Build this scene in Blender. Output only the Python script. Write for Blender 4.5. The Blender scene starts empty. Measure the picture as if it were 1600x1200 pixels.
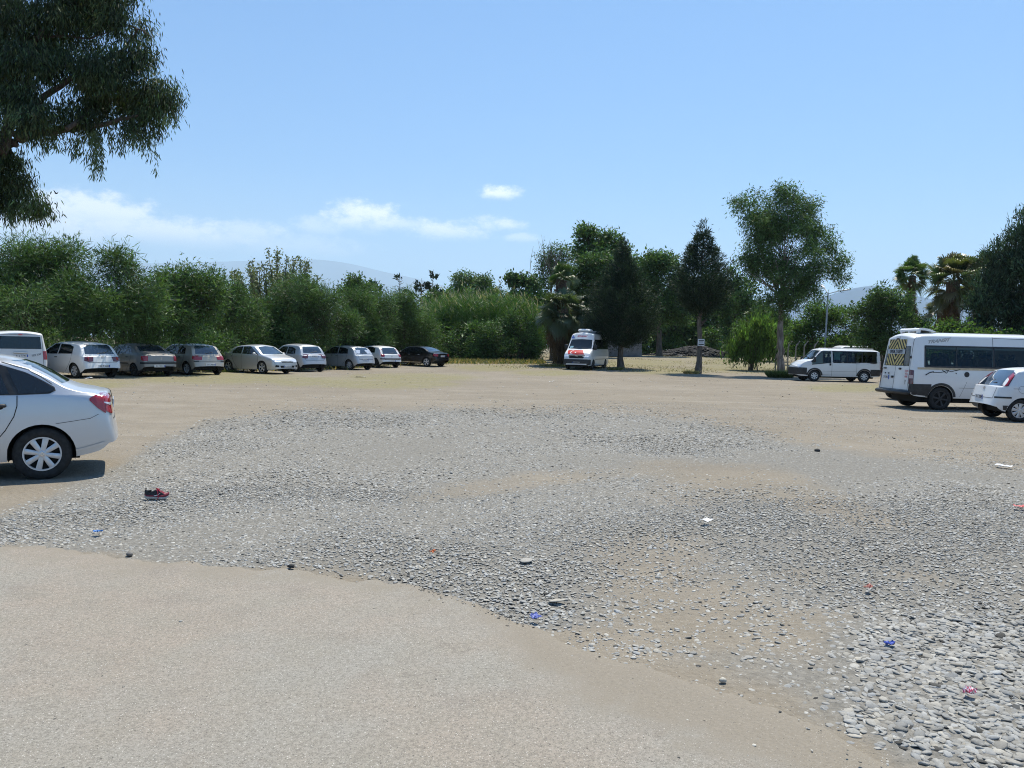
import bpy, math, random
import numpy as np
from mathutils import Vector, Matrix
from mathutils.bvhtree import BVHTree

R = math.radians
sc = bpy.context.scene
C = sc.collection
rng = np.random.default_rng(11)
random.seed(11)

# ------------------------------------------------------------------ camera
F_PX, EYE, HOR, TILT = 1220.0, 1.7, 540.3, 0.0222      # focal length in photo pixels, eye height, horizon row, roll
cam_d = bpy.data.cameras.new('camera')
cam = bpy.data.objects.new('camera', cam_d)
C.objects.link(cam)
cam_d.sensor_width = 36.0
cam_d.lens = 36.0 * F_PX / 1600.0
cam_d.clip_start = 0.1
cam_d.clip_end = 60000
PITCH = math.atan((600 - HOR) / F_PX)
CAM_M = (Matrix.Rotation(math.pi / 2 - PITCH, 4, 'X') @ Matrix.Rotation(math.atan(TILT), 4, 'Z'))
cam.matrix_world = Matrix.Translation((0, 0, EYE)) @ CAM_M
sc.camera = cam
M3 = CAM_M.to_3x3()
M3N = np.array(M3)

# ------------------------------------------------------------------ sun, sky, exposure
SUN_EL, SUN_AZ = R(66), R(22)                 # azimuth measured from +Y (the view direction) towards +X
sun_d = bpy.data.lights.new('sun', 'SUN')
sun_d.energy = 5.0
sun_d.angle = R(0.5)
sun_d.color = (1.0, 0.93, 0.80)
sun = bpy.data.objects.new('sun', sun_d)
C.objects.link(sun)
sdir = Vector((math.sin(SUN_AZ) * math.cos(SUN_EL), math.cos(SUN_AZ) * math.cos(SUN_EL), math.sin(SUN_EL)))
sun.rotation_euler = (-sdir).to_track_quat('-Z', 'Y').to_euler()

sc.view_settings.view_transform = 'Standard'
sc.view_settings.look = 'None'
sc.view_settings.exposure = 0.42
sc.view_settings.gamma = 1.0
sc.render.engine = 'CYCLES'
cy = sc.cycles
cy.max_bounces = 6
cy.diffuse_bounces = 3
cy.glossy_bounces = 3
cy.transmission_bounces = 4
cy.transparent_max_bounces = 10
cy.volume_bounces = 1
cy.use_denoising = True
cy.denoising_input_passes = 'RGB_ALBEDO_NORMAL'
cy.denoising_prefilter = 'NONE'
cy.filter_width = 1.05
cy.caustics_reflective = False
cy.caustics_refractive = False
cy.sample_clamp_indirect = 4.0


def ray(px, py):
    return M3 @ Vector(((px - 800) / F_PX, -(py - 600) / F_PX, -1.0))


def at(px, py, D):
    """world point seen at photo pixel (px, py), D metres ahead"""
    d = ray(px, py)
    return Vector((0, 0, EYE)) + d * (D / d.y)


def gz(x, y):
    t = np.clip((np.asarray(y, float) - 46.0) / 40.0, 0, 1)
    r = np.sqrt(np.asarray(x, float) ** 2 + np.asarray(y, float) ** 2)
    far = np.clip((r - 300) / 3000, 0, 1)
    return 1.0 * t * t * (3 - 2 * t) - 4.0 * far


def gnd(px, py):
    d = ray(px, py)
    z = 0.0
    for _ in range(25):
        t = (z - EYE) / d.z if d.z < -1e-6 else 200
        p = Vector((0, 0, EYE)) + d * t
        z = 0.5 * z + 0.5 * float(gz(p.x, p.y))
    return Vector((p.x, p.y, float(gz(p.x, p.y))))


def to_px(x, y, z):
    P = np.stack([x, y, z - EYE], -1) @ M3N          # inverse rotation = transpose
    w = -P[..., 2]
    return 800 + F_PX * P[..., 0] / w, 600 - F_PX * P[..., 1] / w


# ---- world: Nishita sky with a few fair-weather clouds low over the hills
world = bpy.data.worlds.new("World")
sc.world = world
world.use_nodes = True
wt = world.node_tree
for n in list(wt.nodes):
    wt.nodes.remove(n)


class NG:
    """tiny helper to write node maths"""
    def __init__(s, tree): s.t = tree
    def node(s, typ, **kw):
        n = s.t.nodes.new(typ)
        for k, v in kw.items(): setattr(n, k, v)
        return n
    def put(s, sock, v):
        if hasattr(v, 'is_output'): s.t.links.new(v, sock)
        else: sock.default_value = v
    def m(s, op, a, b=0.0, c=0.0, clamp=False):
        n = s.node('ShaderNodeMath', operation=op, use_clamp=clamp)
        s.put(n.inputs[0], a); s.put(n.inputs[1], b); s.put(n.inputs[2], c)
        return n.outputs[0]
    def sstep(s, v, lo, hi, a=0.0, b=1.0):
        n = s.node('ShaderNodeMapRange', interpolation_type='SMOOTHSTEP')
        s.put(n.inputs[0], v); s.put(n.inputs[1], lo); s.put(n.inputs[2], hi); s.put(n.inputs[3], a); s.put(n.inputs[4], b)
        return n.outputs[0]
    def mix(s, f, a, b, blend='MIX'):
        n = s.node('ShaderNodeMix', data_type='RGBA', blend_type=blend)
        s.put(n.inputs[0], f)
        s.put(n.inputs[6], a if hasattr(a, 'is_output') else (*a, 1) if len(a) == 3 else a)
        s.put(n.inputs[7], b if hasattr(b, 'is_output') else (*b, 1) if len(b) == 3 else b)
        return n.outputs[2]
    def noise(s, vec, scale, detail=4, rough=0.55, dist=0.0, out=0):
        n = s.node('ShaderNodeTexNoise')
        if vec is not None: s.put(n.inputs['Vector'], vec)
        n.inputs['Scale'].default_value = scale; n.inputs['Detail'].default_value = detail
        n.inputs['Roughness'].default_value = rough; n.inputs['Distortion'].default_value = dist
        return n.outputs[out]
    def voro(s, vec, scale, feature='F1', out=0, rand=1.0):
        n = s.node('ShaderNodeTexVoronoi', feature=feature)
        if vec is not None: s.put(n.inputs['Vector'], vec)
        n.inputs['Scale'].default_value = scale; n.inputs['Randomness'].default_value = rand
        return n.outputs[out]


g = NG(wt)
wo = g.node('ShaderNodeOutputWorld')
bg = g.node('ShaderNodeBackground')
sky = g.node('ShaderNodeTexSky', sky_type='NISHITA')
sky.sun_disc = False
sky.sun_elevation = SUN_EL
sky.sun_rotation = SUN_AZ
sky.altitude = 0
sky.air_density = 1.0
sky.dust_density = 0.6
sky.ozone_density = 1.6
tc = g.node('ShaderNodeTexCoord')
sep = g.node('ShaderNodeSeparateXYZ')
wt.links.new(tc.outputs['Generated'], sep.inputs[0])
azn = g.m('ARCTAN2', sep.outputs[0], sep.outputs[1])
eln = g.m('ARCSINE', sep.outputs[2])
comb = g.node('ShaderNodeCombineXYZ')
g.put(comb.inputs[0], azn); g.put(comb.inputs[1], g.m('MULTIPLY', eln, 1.6)); g.put(comb.inputs[2], 3.1)
n1 = g.m('SUBTRACT', g.noise(comb.outputs[0], 48, 8, 0.66), 0.5)
n2 = g.m('SUBTRACT', g.noise(comb.outputs[0], 9, 4, 0.5), 0.5)
wob = g.m('ADD', g.m('MULTIPLY', n1, 3.0), g.m('MULTIPLY', n2, 2.2))


def azel(px, py):
    d = ray(px, py).normalized()
    return math.atan2(d.x, d.y), math.asin(d.z)


cloud = None
#      px   py  half-width half-height strength
for (px, py, rx, ry, st) in [(782, 302, 36, 14, 1), (568, 340, 66, 30, 1), (545, 330, 30, 20, .8), (700, 360, 80, 22, .85), (775, 350, 52, 17, .8),
                             (640, 352, 42, 18, .6), (145, 334, 105, 34, 1), (255, 362, 120, 26, .9), (60, 352, 90, 34, .9), (395, 364, 66, 20, .6),
                             (500, 355, 44, 18, .5), (815, 372, 30, 9, .5), (330, 372, 90, 24, .6), (-120, 350, 120, 30, .8), (450, 385, 120, 24, .35)]:
    a0, e0 = azel(px, py)
    ra, re = rx / F_PX, ry / F_PX
    u = g.m('POWER', g.m('DIVIDE', g.m('ABSOLUTE', g.m('SUBTRACT', azn, a0)), ra), 2.0)
    dv = g.m('SUBTRACT', eln, e0)
    v = g.m('POWER', g.m('DIVIDE', g.m('ABSOLUTE', dv), re), 2.0)
    f = g.m('ADD', g.m('SUBTRACT', 1.0, g.m('ADD', u, v)), wob)
    top = g.sstep(f, -0.25, 1.1, 0.0, st)
    fade = g.sstep(dv, -1.1 * re, 0.2 * re)                 # clouds dissolve into the haze below
    mk = g.m('MULTIPLY', top, fade)
    cloud = mk if cloud is None else g.m('MAXIMUM', cloud, mk)
veil = g.m('MULTIPLY', g.sstep(eln, azel(800, 520)[1], azel(800, 250)[1], 1.0, 0.0), g.sstep(azn, -.75, .35, .75, .3))
cmul = g.node('ShaderNodeMix', data_type='RGBA', blend_type='MULTIPLY')
cmul.inputs[0].default_value = 1.0
wt.links.new(sky.outputs[0], cmul.inputs[6])
cmul.inputs[7].default_value = (.36, .82, 1.22, 1)
c1 = g.mix(veil, cmul.outputs[2], (6.0, 8.0, 9.4))
c2 = g.mix(cloud, c1, (14.0, 13.6, 13.0))
wt.links.new(c2, bg.inputs[0])
bg.inputs[1].default_value = 0.086
wt.links.new(bg.outputs[0], wo.inputs[0])


# ------------------------------------------------------------------ helpers
def tag(o, label=None, cat=None, group=None, kind=None):
    if label: o['label'] = label
    if cat: o['category'] = cat
    if group: o['group'] = group
    if kind: o['kind'] = kind
    return o


def empty(name, loc, rz=0.0):
    o = bpy.data.objects.new(name, None)
    C.objects.link(o)
    o.location = loc
    o.rotation_euler = (0, 0, rz)
    o.empty_display_size = 0.3
    return o


def copy_tree(o, parent=None):
    c = o.copy()
    C.objects.link(c)
    c.parent = parent
    for ch in list(o.children):
        copy_tree(ch, c)
    return c


def np_mesh(name, V, quads=None, tris=None, mats=(), parent=None, smooth=False, tint=None, attrs=None, mi=None):
    """one mesh object from numpy arrays; tint = per-vertex RGB kept in the attribute 'tint'"""
    me = bpy.data.meshes.new(name)
    V = np.ascontiguousarray(V, np.float32)
    me.vertices.add(len(V))
    me.vertices.foreach_set('co', V.ravel())
    nq = 0 if quads is None else len(quads)
    nt = 0 if tris is None else len(tris)
    loops = np.concatenate([np.asarray(a, np.int32).ravel() for a in (quads, tris) if a is not None and len(a)])
    tot = np.concatenate([np.full(nq, 4, np.int32), np.full(nt, 3, np.int32)])
    start = np.concatenate([[0], np.cumsum(tot)[:-1]]).astype(np.int32)
    me.loops.add(len(loops))
    me.loops.foreach_set('vertex_index', loops)
    me.polygons.add(nq + nt)
    me.polygons.foreach_set('loop_start', start)
    me.polygons.foreach_set('loop_total', tot)
    if smooth is not False:
        me.polygons.foreach_set('use_smooth', np.full(nq + nt, True))
    if mi is not None:
        me.polygons.foreach_set('material_index', np.asarray(mi, np.int32))
    if tint is not None:
        a = me.attributes.new('tint', 'FLOAT_COLOR', 'POINT')
        col = np.ones((len(V), 4), np.float32)
        col[:, :3] = tint
        a.data.foreach_set('color', col.ravel())
    for k, v in (attrs or {}).items():
        a = me.attributes.new(k, 'FLOAT', 'POINT')
        a.data.foreach_set('value', np.asarray(v, np.float32))
    me.update(calc_edges=True)
    for m in (mats if isinstance(mats, (list, tuple)) else [mats]):
        me.materials.append(m)
    o = bpy.data.objects.new(name, me)
    C.objects.link(o)
    o.parent = parent
    return o


SPLIT = {'bumper', 'bumper_strip', 'window_rubber', 'rear_cladding', 'wheel_arch', 'grille', 'door_fitting', 'roof_rail', 'wiper', 'handle_recess', 'lower_trim', 'bumper_lip', 'sill_trim', 'rub_strip', 'tan_stripe', 'seam', 'dead_twigs'}


class MB:
    """collects shapes, builds ONE mesh object"""
    def __init__(s): s.v = []; s.f = []; s.mi = []; s.m = 0
    def add(s, V, F):
        o = len(s.v)
        s.v.extend([tuple(p) for p in V])
        for f in F:
            s.f.append(tuple(i + o for i in f)); s.mi.append(s.m)
        return s
    def box(s, c, d, rz=0.0, bev=0.0, M=None):
        x, y, z = d[0] / 2, d[1] / 2, d[2] / 2
        if bev:
            b = min(bev, x * .9, y * .9, z * .9)
            pts = []
            # three stacked rings top and bottom give chamfered edges
            for (zz, k) in ((-z, b), (-z + b, 0), (z - b, 0), (z, b)):
                for (sx, sy) in ((1, 1), (-1, 1), (-1, -1), (1, -1)):
                    a, bb = (x - k), (y - k)
                    if sx * sy > 0: pts += [(sx * a, sy * (bb - b), zz), (sx * (a - b), sy * bb, zz)]
                    else: pts += [(sx * (a - b), sy * bb, zz), (sx * a, sy * (bb - b), zz)]
            F = []
            for r in range(3):
                for i in range(8):
                    j = (i + 1) % 8
                    F.append((r * 8 + i, r * 8 + j, r * 8 + 8 + j, r * 8 + 8 + i))
            F.append(tuple(range(7, -1, -1))); F.append(tuple(range(24, 32)))
        else:
            pts = [(sx * x, sy * y, sz * z) for sz in (-1, 1) for (sx, sy) in ((-1, -1), (1, -1), (1, 1), (-1, 1))]
            F = [(3, 2, 1, 0), (4, 5, 6, 7), (0, 1, 5, 4), (1, 2, 6, 5), (2, 3, 7, 6), (3, 0, 4, 7)]
        T = Matrix.Translation(c) @ (M.to_4x4() if M is not None else Matrix.Rotation(rz, 4, 'Z'))
        return s.add([T @ Vector(p) for p in pts], F)
    def tube(s, P, r, n=8, cap=True):
        V, F = tube_vf(P, r, n, cap)
        return s.add(V, F)
    def lathe(s, prof, axis='Y', c=(0, 0, 0), n=28, close=False):
        """prof: list of (radius, along-axis)"""
        V, F = [], []
        k = len(prof)
        for i in range(n):
            a = 2 * math.pi * i / n
            for (r, h) in prof:
                if axis == 'Y': V.append((c[0] + r * math.cos(a), c[1] + h, c[2] + r * math.sin(a)))
                else: V.append((c[0] + r * math.cos(a), c[1] + r * math.sin(a), c[2] + h))
        for i in range(n):
            j = (i + 1) % n
            for q in range(k - 1 if not close else k):
                q2 = (q + 1) % k
                F.append((i * k + q, i * k + q2, j * k + q2, j * k + q))
        return s.add(V, F)
    def grid(s, P):
        """P[i][j] points or None"""
        idx, V, F = {}, [], []
        for i, row in enumerate(P):
            for j, p in enumerate(row):
                if p is not None:
                    idx[i, j] = len(V); V.append(p)
        for i in range(len(P) - 1):
            for j in range(len(P[0]) - 1):
                q = [(i, j), (i + 1, j), (i + 1, j + 1), (i, j + 1)]
                if all(t in idx for t in q): F.append(tuple(idx[t] for t in q))
        return s.add(V, F)
    def islands(s):
        up = list(range(len(s.v)))
        def find(i):
            while up[i] != i:
                up[i] = up[up[i]]; i = up[i]
            return i
        for f in s.f:
            for i in f[1:]: up[find(i)] = find(f[0])
        out = {}
        for f, m_ in zip(s.f, s.mi):
            r_ = find(f[0])
            c = out.setdefault(r_, (MB(), {}))
            ids = []
            for i in f:
                if i not in c[1]:
                    c[1][i] = len(c[0].v); c[0].v.append(s.v[i])
                ids.append(c[1][i])
            c[0].f.append(tuple(ids)); c[0].mi.append(m_)
        return [c[0] for c in out.values()]
    def build(s, name, mats, parent=None, smooth=False, auto=None):
        if name in SPLIT:
            comps = s.islands()
            if len(comps) > 1:
                return [c.build(name, mats, parent, smooth, auto) for c in comps][0]
        me = bpy.data.meshes.new(name)
        me.from_pydata(s.v, [], s.f)
        for m in (mats if isinstance(mats, (list, tuple)) else [mats]): me.materials.append(m)
        me.polygons.foreach_set('material_index', s.mi)
        if smooth or auto:
            me.polygons.foreach_set('use_smooth', [True] * len(s.f))
        if auto: me.set_sharp_from_angle(angle=R(auto))
        me.update()
        o = bpy.data.objects.new(name, me)
        C.objects.link(o)
        o.parent = parent
        return o


def tube_vf(P, r, n=8, cap=True):
    P = [Vector(p) for p in P]
    if not hasattr(r, '__len__'): r = [r] * len(P)
    V, F = [], []
    up = Vector((0.31, 0.17, 0.93))
    for i, p in enumerate(P):
        t = (P[min(i + 1, len(P) - 1)] - P[max(i - 1, 0)]).normalized()
        a = t.cross(up if abs(t.dot(up)) < .95 else Vector((1, 0, 0))).normalized()
        b = t.cross(a)
        for k in range(n):
            w = 2 * math.pi * k / n
            V.append(p + (a * math.cos(w) + b * math.sin(w)) * r[i])
    for i in range(len(P) - 1):
        for k in range(n):
            j = (k + 1) % n
            F.append((i * n + k, i * n + j, i * n + n + j, i * n + n + k))
    if cap:
        F.append(tuple(range(n - 1, -1, -1)))
        F.append(tuple(range((len(P) - 1) * n, len(P) * n)))
    return V, F


# ------------------------------------------------------------------ materials
def mat(name):
    m = bpy.data.materials.new(name)
    m.use_nodes = True
    nt = m.node_tree
    bs = nt.nodes['Principled BSDF']
    return m, NG(nt), bs


def plain(name, col, rough=0.5, metal=0.0, coat=0.0, var=0.0, vscale=8.0, spec=0.5, bump=0.0, bscale=60.0):
    m, q, b = mat(name)
    b.inputs['Roughness'].default_value = rough
    b.inputs['Metallic'].default_value = metal
    b.inputs['Coat Weight'].default_value = coat
    b.inputs['Coat Roughness'].default_value = 0.06
    b.inputs['Specular IOR Level'].default_value = spec
    t = q.node('ShaderNodeTexCoord')
    if var:
        n = q.noise(t.outputs['Object'], vscale, 5, 0.6)
        f = q.sstep(n, 0.3, 0.72)
        c = q.mix(f, tuple(x * (1 - var) for x in col), tuple(min(1, x * (1 + var)) for x in col))
        q.put(b.inputs['Base Color'], c)
    else:
        b.inputs['Base Color'].default_value = (*col, 1)
    if bump:
        bn = q.node('ShaderNodeBump'); bn.inputs['Strength'].default_value = bump; bn.inputs['Distance'].default_value = 0.02
        q.put(bn.inputs['Height'], q.noise(t.outputs['Object'], bscale, 5))
        q.put(b.inputs['Normal'], bn.outputs[0])
    return m


def paint(name, col, metal=0.0, rough=0.35, dust=0.25, coat=0.6):
    """car paint with road dust low on the doors and a light film elsewhere"""
    m, q, b = mat(name)
    t = q.node('ShaderNodeTexCoord')
    se = q.node('ShaderNodeSeparateXYZ'); q.t.links.new(t.outputs['Object'], se.inputs[0])
    n = q.noise(t.outputs['Object'], 3.5, 6, 0.65)
    low = q.sstep(q.m('ADD', se.outputs[2], q.m('MULTIPLY', n, 0.5)), 0.35, 1.0, dust * 1.5, dust * 0.35)
    film = q.m('MULTIPLY', low, q.sstep(n, 0.25, 0.75, 0.5, 1.0))
    q.put(b.inputs['Base Color'], q.mix(film, col, (0.34, 0.30, 0.24)))
    q.put(b.inputs['Metallic'], q.m('MULTIPLY', q.m('SUBTRACT', 1.0, film), metal))
    q.put(b.inputs['Roughness'], q.m('ADD', rough, q.m('MULTIPLY', film, 0.5)))
    b.inputs['Coat Weight'].default_value = coat
    b.inputs['Coat Roughness'].default_value = 0.05
    return m


def leaf_mat(name, transl=0.32, rough=0.55, gloss=0.35):
    m, q, b = mat(name)
    a = q.node('ShaderNodeAttribute'); a.attribute_name = 'tint'
    q.put(b.inputs['Base Color'], a.outputs['Color'])
    b.inputs['Roughness'].default_value = rough
    b.inputs['Specular IOR Level'].default_value = gloss
    tr = q.node('ShaderNodeBsdfTranslucent')
    q.put(tr.inputs['Color'], q.mix(1.0, a.outputs['Color'], (1.25, 1.35, 0.55), 'MULTIPLY'))
    mx = q.node('ShaderNodeMixShader'); mx.inputs[0].default_value = transl
    q.t.links.new(b.outputs[0], mx.inputs[1]); q.t.links.new(tr.outputs[0], mx.inputs[2])
    q.t.links.new(mx.outputs[0], q.t.nodes['Material Output'].inputs[0])
    return m


def tint_mat(name, rough=0.8, spec=0.3, bump=0.0, bscale=80):
    m, q, b = mat(name)
    a = q.node('ShaderNodeAttribute'); a.attribute_name = 'tint'
    t = q.node('ShaderNodeTexCoord')
    n = q.noise(t.outputs['Object'], bscale, 4)
    q.put(b.inputs['Base Color'], q.mix(q.sstep(n, .3, .7, 0, .5), a.outputs['Color'], q.mix(1.0, a.outputs['Color'], (.62, .62, .62), 'MULTIPLY')))
    b.inputs['Roughness'].default_value = rough
    b.inputs['Specular IOR Level'].default_value = spec
    return m


def bark(name, c1, c2, sx=6.0, sz=1.2):
    m, q, b = mat(name)
    t = q.node('ShaderNodeTexCoord')
    mp = q.node('ShaderNodeMapping'); mp.inputs['Scale'].default_value = (sx, sx, sz)
    q.t.links.new(t.outputs['Object'], mp.inputs[0])
    n = q.noise(mp.outputs[0], 2.0, 7, 0.65, 0.6)
    q.put(b.inputs['Base Color'], q.mix(q.sstep(n, .35, .68), c1, c2))
    b.inputs['Roughness'].default_value = 0.9
    bn = q.node('ShaderNodeBump'); bn.inputs['Strength'].default_value = 0.8; bn.inputs['Distance'].default_value = 0.05
    q.put(bn.inputs['Height'], n); q.put(b.inputs['Normal'], bn.outputs[0])
    return m


M = {}
M['rubber'] = plain('rubber', (0.018, 0.018, 0.018), 0.8, var=.5, vscale=14)
M['black_plastic'] = plain('black_plastic', (0.025, 0.026, 0.028), 0.55, var=.4, vscale=9)
M['seam'] = plain('seam', (0.012, 0.012, 0.014), 0.8)
M['dark'] = plain('dark_underside', (0.012, 0.012, 0.012), 0.9)
M['alloy'] = plain('silver_wheel', (0.62, 0.63, 0.65), 0.38, 0.55, var=.12)
M['glass'] = plain('dark_car_glass', (0.010, 0.013, 0.016), 0.03, 0.0, coat=.3, spec=.6)
M['sky_glass'] = plain('sloped_car_glass', (0.018, 0.030, 0.050), 0.04, 0.0, coat=.8, spec=1.0)  # bluish base colour stands in for sky reflected on sloping panes
M['red_lens'] = plain('red_lamp_lens', (0.33, 0.010, 0.02), 0.12, coat=1.0)
M['dark_lens'] = plain('smoked_red_lens', (0.10, 0.012, 0.02), 0.12, coat=1.0)
M['white_lens'] = plain('clear_lamp_lens', (0.72, 0.74, 0.78), 0.1, 0.35, coat=1.0)
M['plate'] = plain('plate_white', (0.66, 0.68, 0.70), 0.45)
M['plate_blue'] = plain('plate_blue', (0.03, 0.09, 0.42), 0.45)
M['ink'] = plain('ink_black', (0.02, 0.02, 0.025), 0.6)
M['chrome'] = plain('chrome', (0.75, 0.76, 0.78), 0.15, 1.0)
M['white_plastic'] = plain('white_plastic', (0.74, 0.75, 0.75), 0.45, var=.06)
M['seat_fabric'] = plain('seat_fabric', (0.035, 0.037, 0.045), 0.9, var=.3)
# see-through tinted glass for the minibuses
gm, q, b = mat('tinted_glass')
tr = q.node('ShaderNodeBsdfTransparent'); tr.inputs[0].default_value = (0.36, 0.42, 0.40, 1)
gl = q.node('ShaderNodeBsdfGlossy'); gl.inputs['Roughness'].default_value = 0.02
fr = q.node('ShaderNodeFresnel'); fr.inputs[0].default_value = 1.5
mx = q.node('ShaderNodeMixShader')
q.t.links.new(fr.outputs[0], mx.inputs[0]); q.t.links.new(tr.outputs[0], mx.inputs[1]); q.t.links.new(gl.outputs[0], mx.inputs[2])
q.t.links.new(mx.outputs[0], q.t.nodes['Material Output'].inputs[0])
M['tinted'] = gm
# ------------------------------------------------------------------ ground, pavement, gravel
def vnoise(x, y, seed=0):
    """cheap smooth value noise, numpy"""
    xi, yi = np.floor(x).astype(np.int64), np.floor(y).astype(np.int64)
    xf, yf = x - xi, y - yi
    def h(a, b):
        n = (a * 374761393 + b * 668265263 + seed * 982451653) & 0x7fffffff
        n = ((n ^ (n >> 13)) * 1274126177) & 0x7fffffff
        return ((n ^ (n >> 16)) & 0xffff) / 65535.0
    u, v = xf * xf * (3 - 2 * xf), yf * yf * (3 - 2 * yf)
    return (h(xi, yi) * (1 - u) + h(xi + 1, yi) * u) * (1 - v) + (h(xi, yi + 1) * (1 - u) + h(xi + 1, yi + 1) * u) * v


def fbm(x, y, seed=0, o=4):
    s, a, t = 0, 0.5, 0
    for i in range(o):
        s = s + a * vnoise(x * 2 ** i, y * 2 ** i, seed + i); t += a; a *= .55
    return s / t


def ss(x, a, b):
    t = np.clip((x - a) / (b - a), 0, 1)
    return t * t * (3 - 2 * t)


PAVE_EDGE = [(-500, 838), (-200, 846), (0, 858), (90, 864), (180, 873), (260, 881), (350, 889), (440, 897), (500, 902), (560, 909), (640, 922), (700, 936),
             (760, 955), (820, 982), (900, 1014), (1000, 1048), (1100, 1082), (1200, 1120), (1300, 1160), (1400, 1204), (1560, 1290)]
UP_EDGE = [(-400, 820), (0, 800), (60, 778), (130, 748), (200, 715), (260, 682), (330, 656), (450, 640), (700, 636), (1000, 644), (1100, 658), (1250, 690), (1400, 712), (1600, 735), (2100, 770)]
LOW_EDGE = [(-400, 830), (0, 850), (200, 869), (420, 890), (600, 920), (740, 952), (830, 968), (900, 980), (1000, 1020), (1200, 1095), (1380, 1150), (1520, 1225), (2100, 1500)]
#            px    py    rx   ry  slope  strength  : bare trodden patches in the gravel
BARE = [(760, 762, 150, 15, -.14, .85), (900, 745, 90, 14, -.05, .7), (1120, 740, 150, 24, .05, .95), (1240, 772, 120, 26, .12, .9), (1350, 812, 110, 24, .15, .85), (1060, 775, 90, 24, 0, .75),
        (1020, 855, 130, 32, -.05, .7), (1110, 905, 170, 30, 0, .6), (950, 935, 80, 20, 0, .7), (1180, 975, 190, 45, .1, .75), (1020, 985, 130, 30, .1, .8),
        (1240, 850, 120, 20, .1, .5), (1440, 905, 120, 18, .1, .35), (520, 880, 60, 9, 0, .6), (590, 905, 60, 9, .1, .5), (1500, 745, 90, 7, .05, .5), (1250, 1050, 120, 30, .3, .5), (730, 700, 200, 5, 0, .2)]
GRASSY = [(330, 590, 160, 12), (600, 600, 130, 9), (640, 590, 120, 8), (150, 600, 80, 8), (770, 575, 70, 6), (1000, 568, 90, 8), (1180, 575, 110, 9), (1330, 606, 90, 8), (1450, 606, 80, 6),
          (1130, 566, 60, 5), (480, 596, 90, 8), (860, 583, 70, 5), (1040, 580, 80, 6)]


def masks(x, y):
    """photo-derived ground cover, fixed to world coordinates: gravel density 0..1, grass 0..1, pebble size factor"""
    z = np.asarray(gz(x, y))
    yy = np.maximum(y, 0.8)
    px, py = to_px(x, yy, z)
    wx = (fbm(x * .9 + 3, y * .9, 5) - .5)
    sc_ = np.clip(1.7 * F_PX / np.maximum(py - 535, 6), 1, 100)        # distance in metres, roughly
    amp = 1.1 * F_PX / sc_ / sc_ * 1.3 + 6
    pw = py + wx * amp * .9
    up = np.interp(px, [p[0] for p in UP_EDGE], [p[1] for p in UP_EDGE])
    lo = np.interp(px, [p[0] for p in LOW_EDGE], [p[1] for p in LOW_EDGE])
    soft = np.where(px > 900, 26, 13)
    gmask = ss(pw, up - 12, up + 26) * (1 - ss(pw, lo - soft, lo + 4))
    for (cx, cyy, rx, ry, sl, st) in BARE:
        d = ((px + wx * 60 - cx) / rx) ** 2 + ((pw - cyy - sl * (px - cx)) / ry) ** 2
        gmask = gmask * (1 - st * .86 * (1 - ss(d, .0, 1.9)))
    thin = ss(px, 820, 960) * ss(pw, 830, 900)
    heap = ss(px + (pw - 1000) * .35, 1270, 1400) * ss(pw, 930, 1010)       # the deep cobbles at lower right
    n2 = fbm(x * 2.2, y * 2.2, 9)
    gmask = gmask * (1 - thin * (1 - heap) * (0.12 + .5 * ss(n2, .38, .66)))
    gmask = np.where(y < .9, 0, gmask)
    gr = np.zeros_like(px)
    for (cx, cyy, rx, ry) in GRASSY:
        gr = np.maximum(gr, 1 - ss(((px - cx) / rx) ** 2 + ((py - cyy) / ry) ** 2, .2, 1.5))
    gr = np.maximum(gr, ss(y, 50, 60) * .55 * (1 - ss(y, 130, 300) * .5))
    gr = np.where(y > 21, gr, 0)
    return gmask, gr, 1 + .60 * heap, heap


# one ground sheet to the horizon
xs = np.unique(np.concatenate([[-31000, -20000, -14000, -8000, -5000, -3000, -1800, -1000, -600, -350, -220, -150, -110], np.arange(-80, -18, 2.0), np.arange(-18, 18.01, .25), np.arange(20, 81, 2.0), [110, 150, 220, 350, 600, 1000, 1800, 3000, 5000, 8000, 14000, 20000, 31000]]))
ys = np.unique(np.concatenate([[-2000, -600, -200, -60, -20, -8, -3], np.arange(0, 26, .25), np.arange(26, 70, 1.0), np.arange(70, 121, 3.0), [135, 150, 180, 220, 300, 450, 700, 1100, 1800, 3000, 5000, 8000, 14000, 20000, 28000]]))
gx, gy = np.meshgrid(xs, ys)
gzz = gz(gx, gy)
near = (np.abs(gx) < 60) & (gy < 110) & (gy > -3)
gzz = gzz + np.where(near, (fbm(gx * .35, gy * .35, 3) - .5) * .03, 0)
gm_, gr_, _, hp_ = masks(gx.ravel(), gy.ravel())
gzz = gzz + (hp_.reshape(gx.shape) * .02)
ids = np.arange(gx.size).reshape(gx.shape)
quads = np.stack([ids[:-1, :-1], ids[:-1, 1:], ids[1:, 1:], ids[1:, :-1]], -1).reshape(-1, 4)

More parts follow.
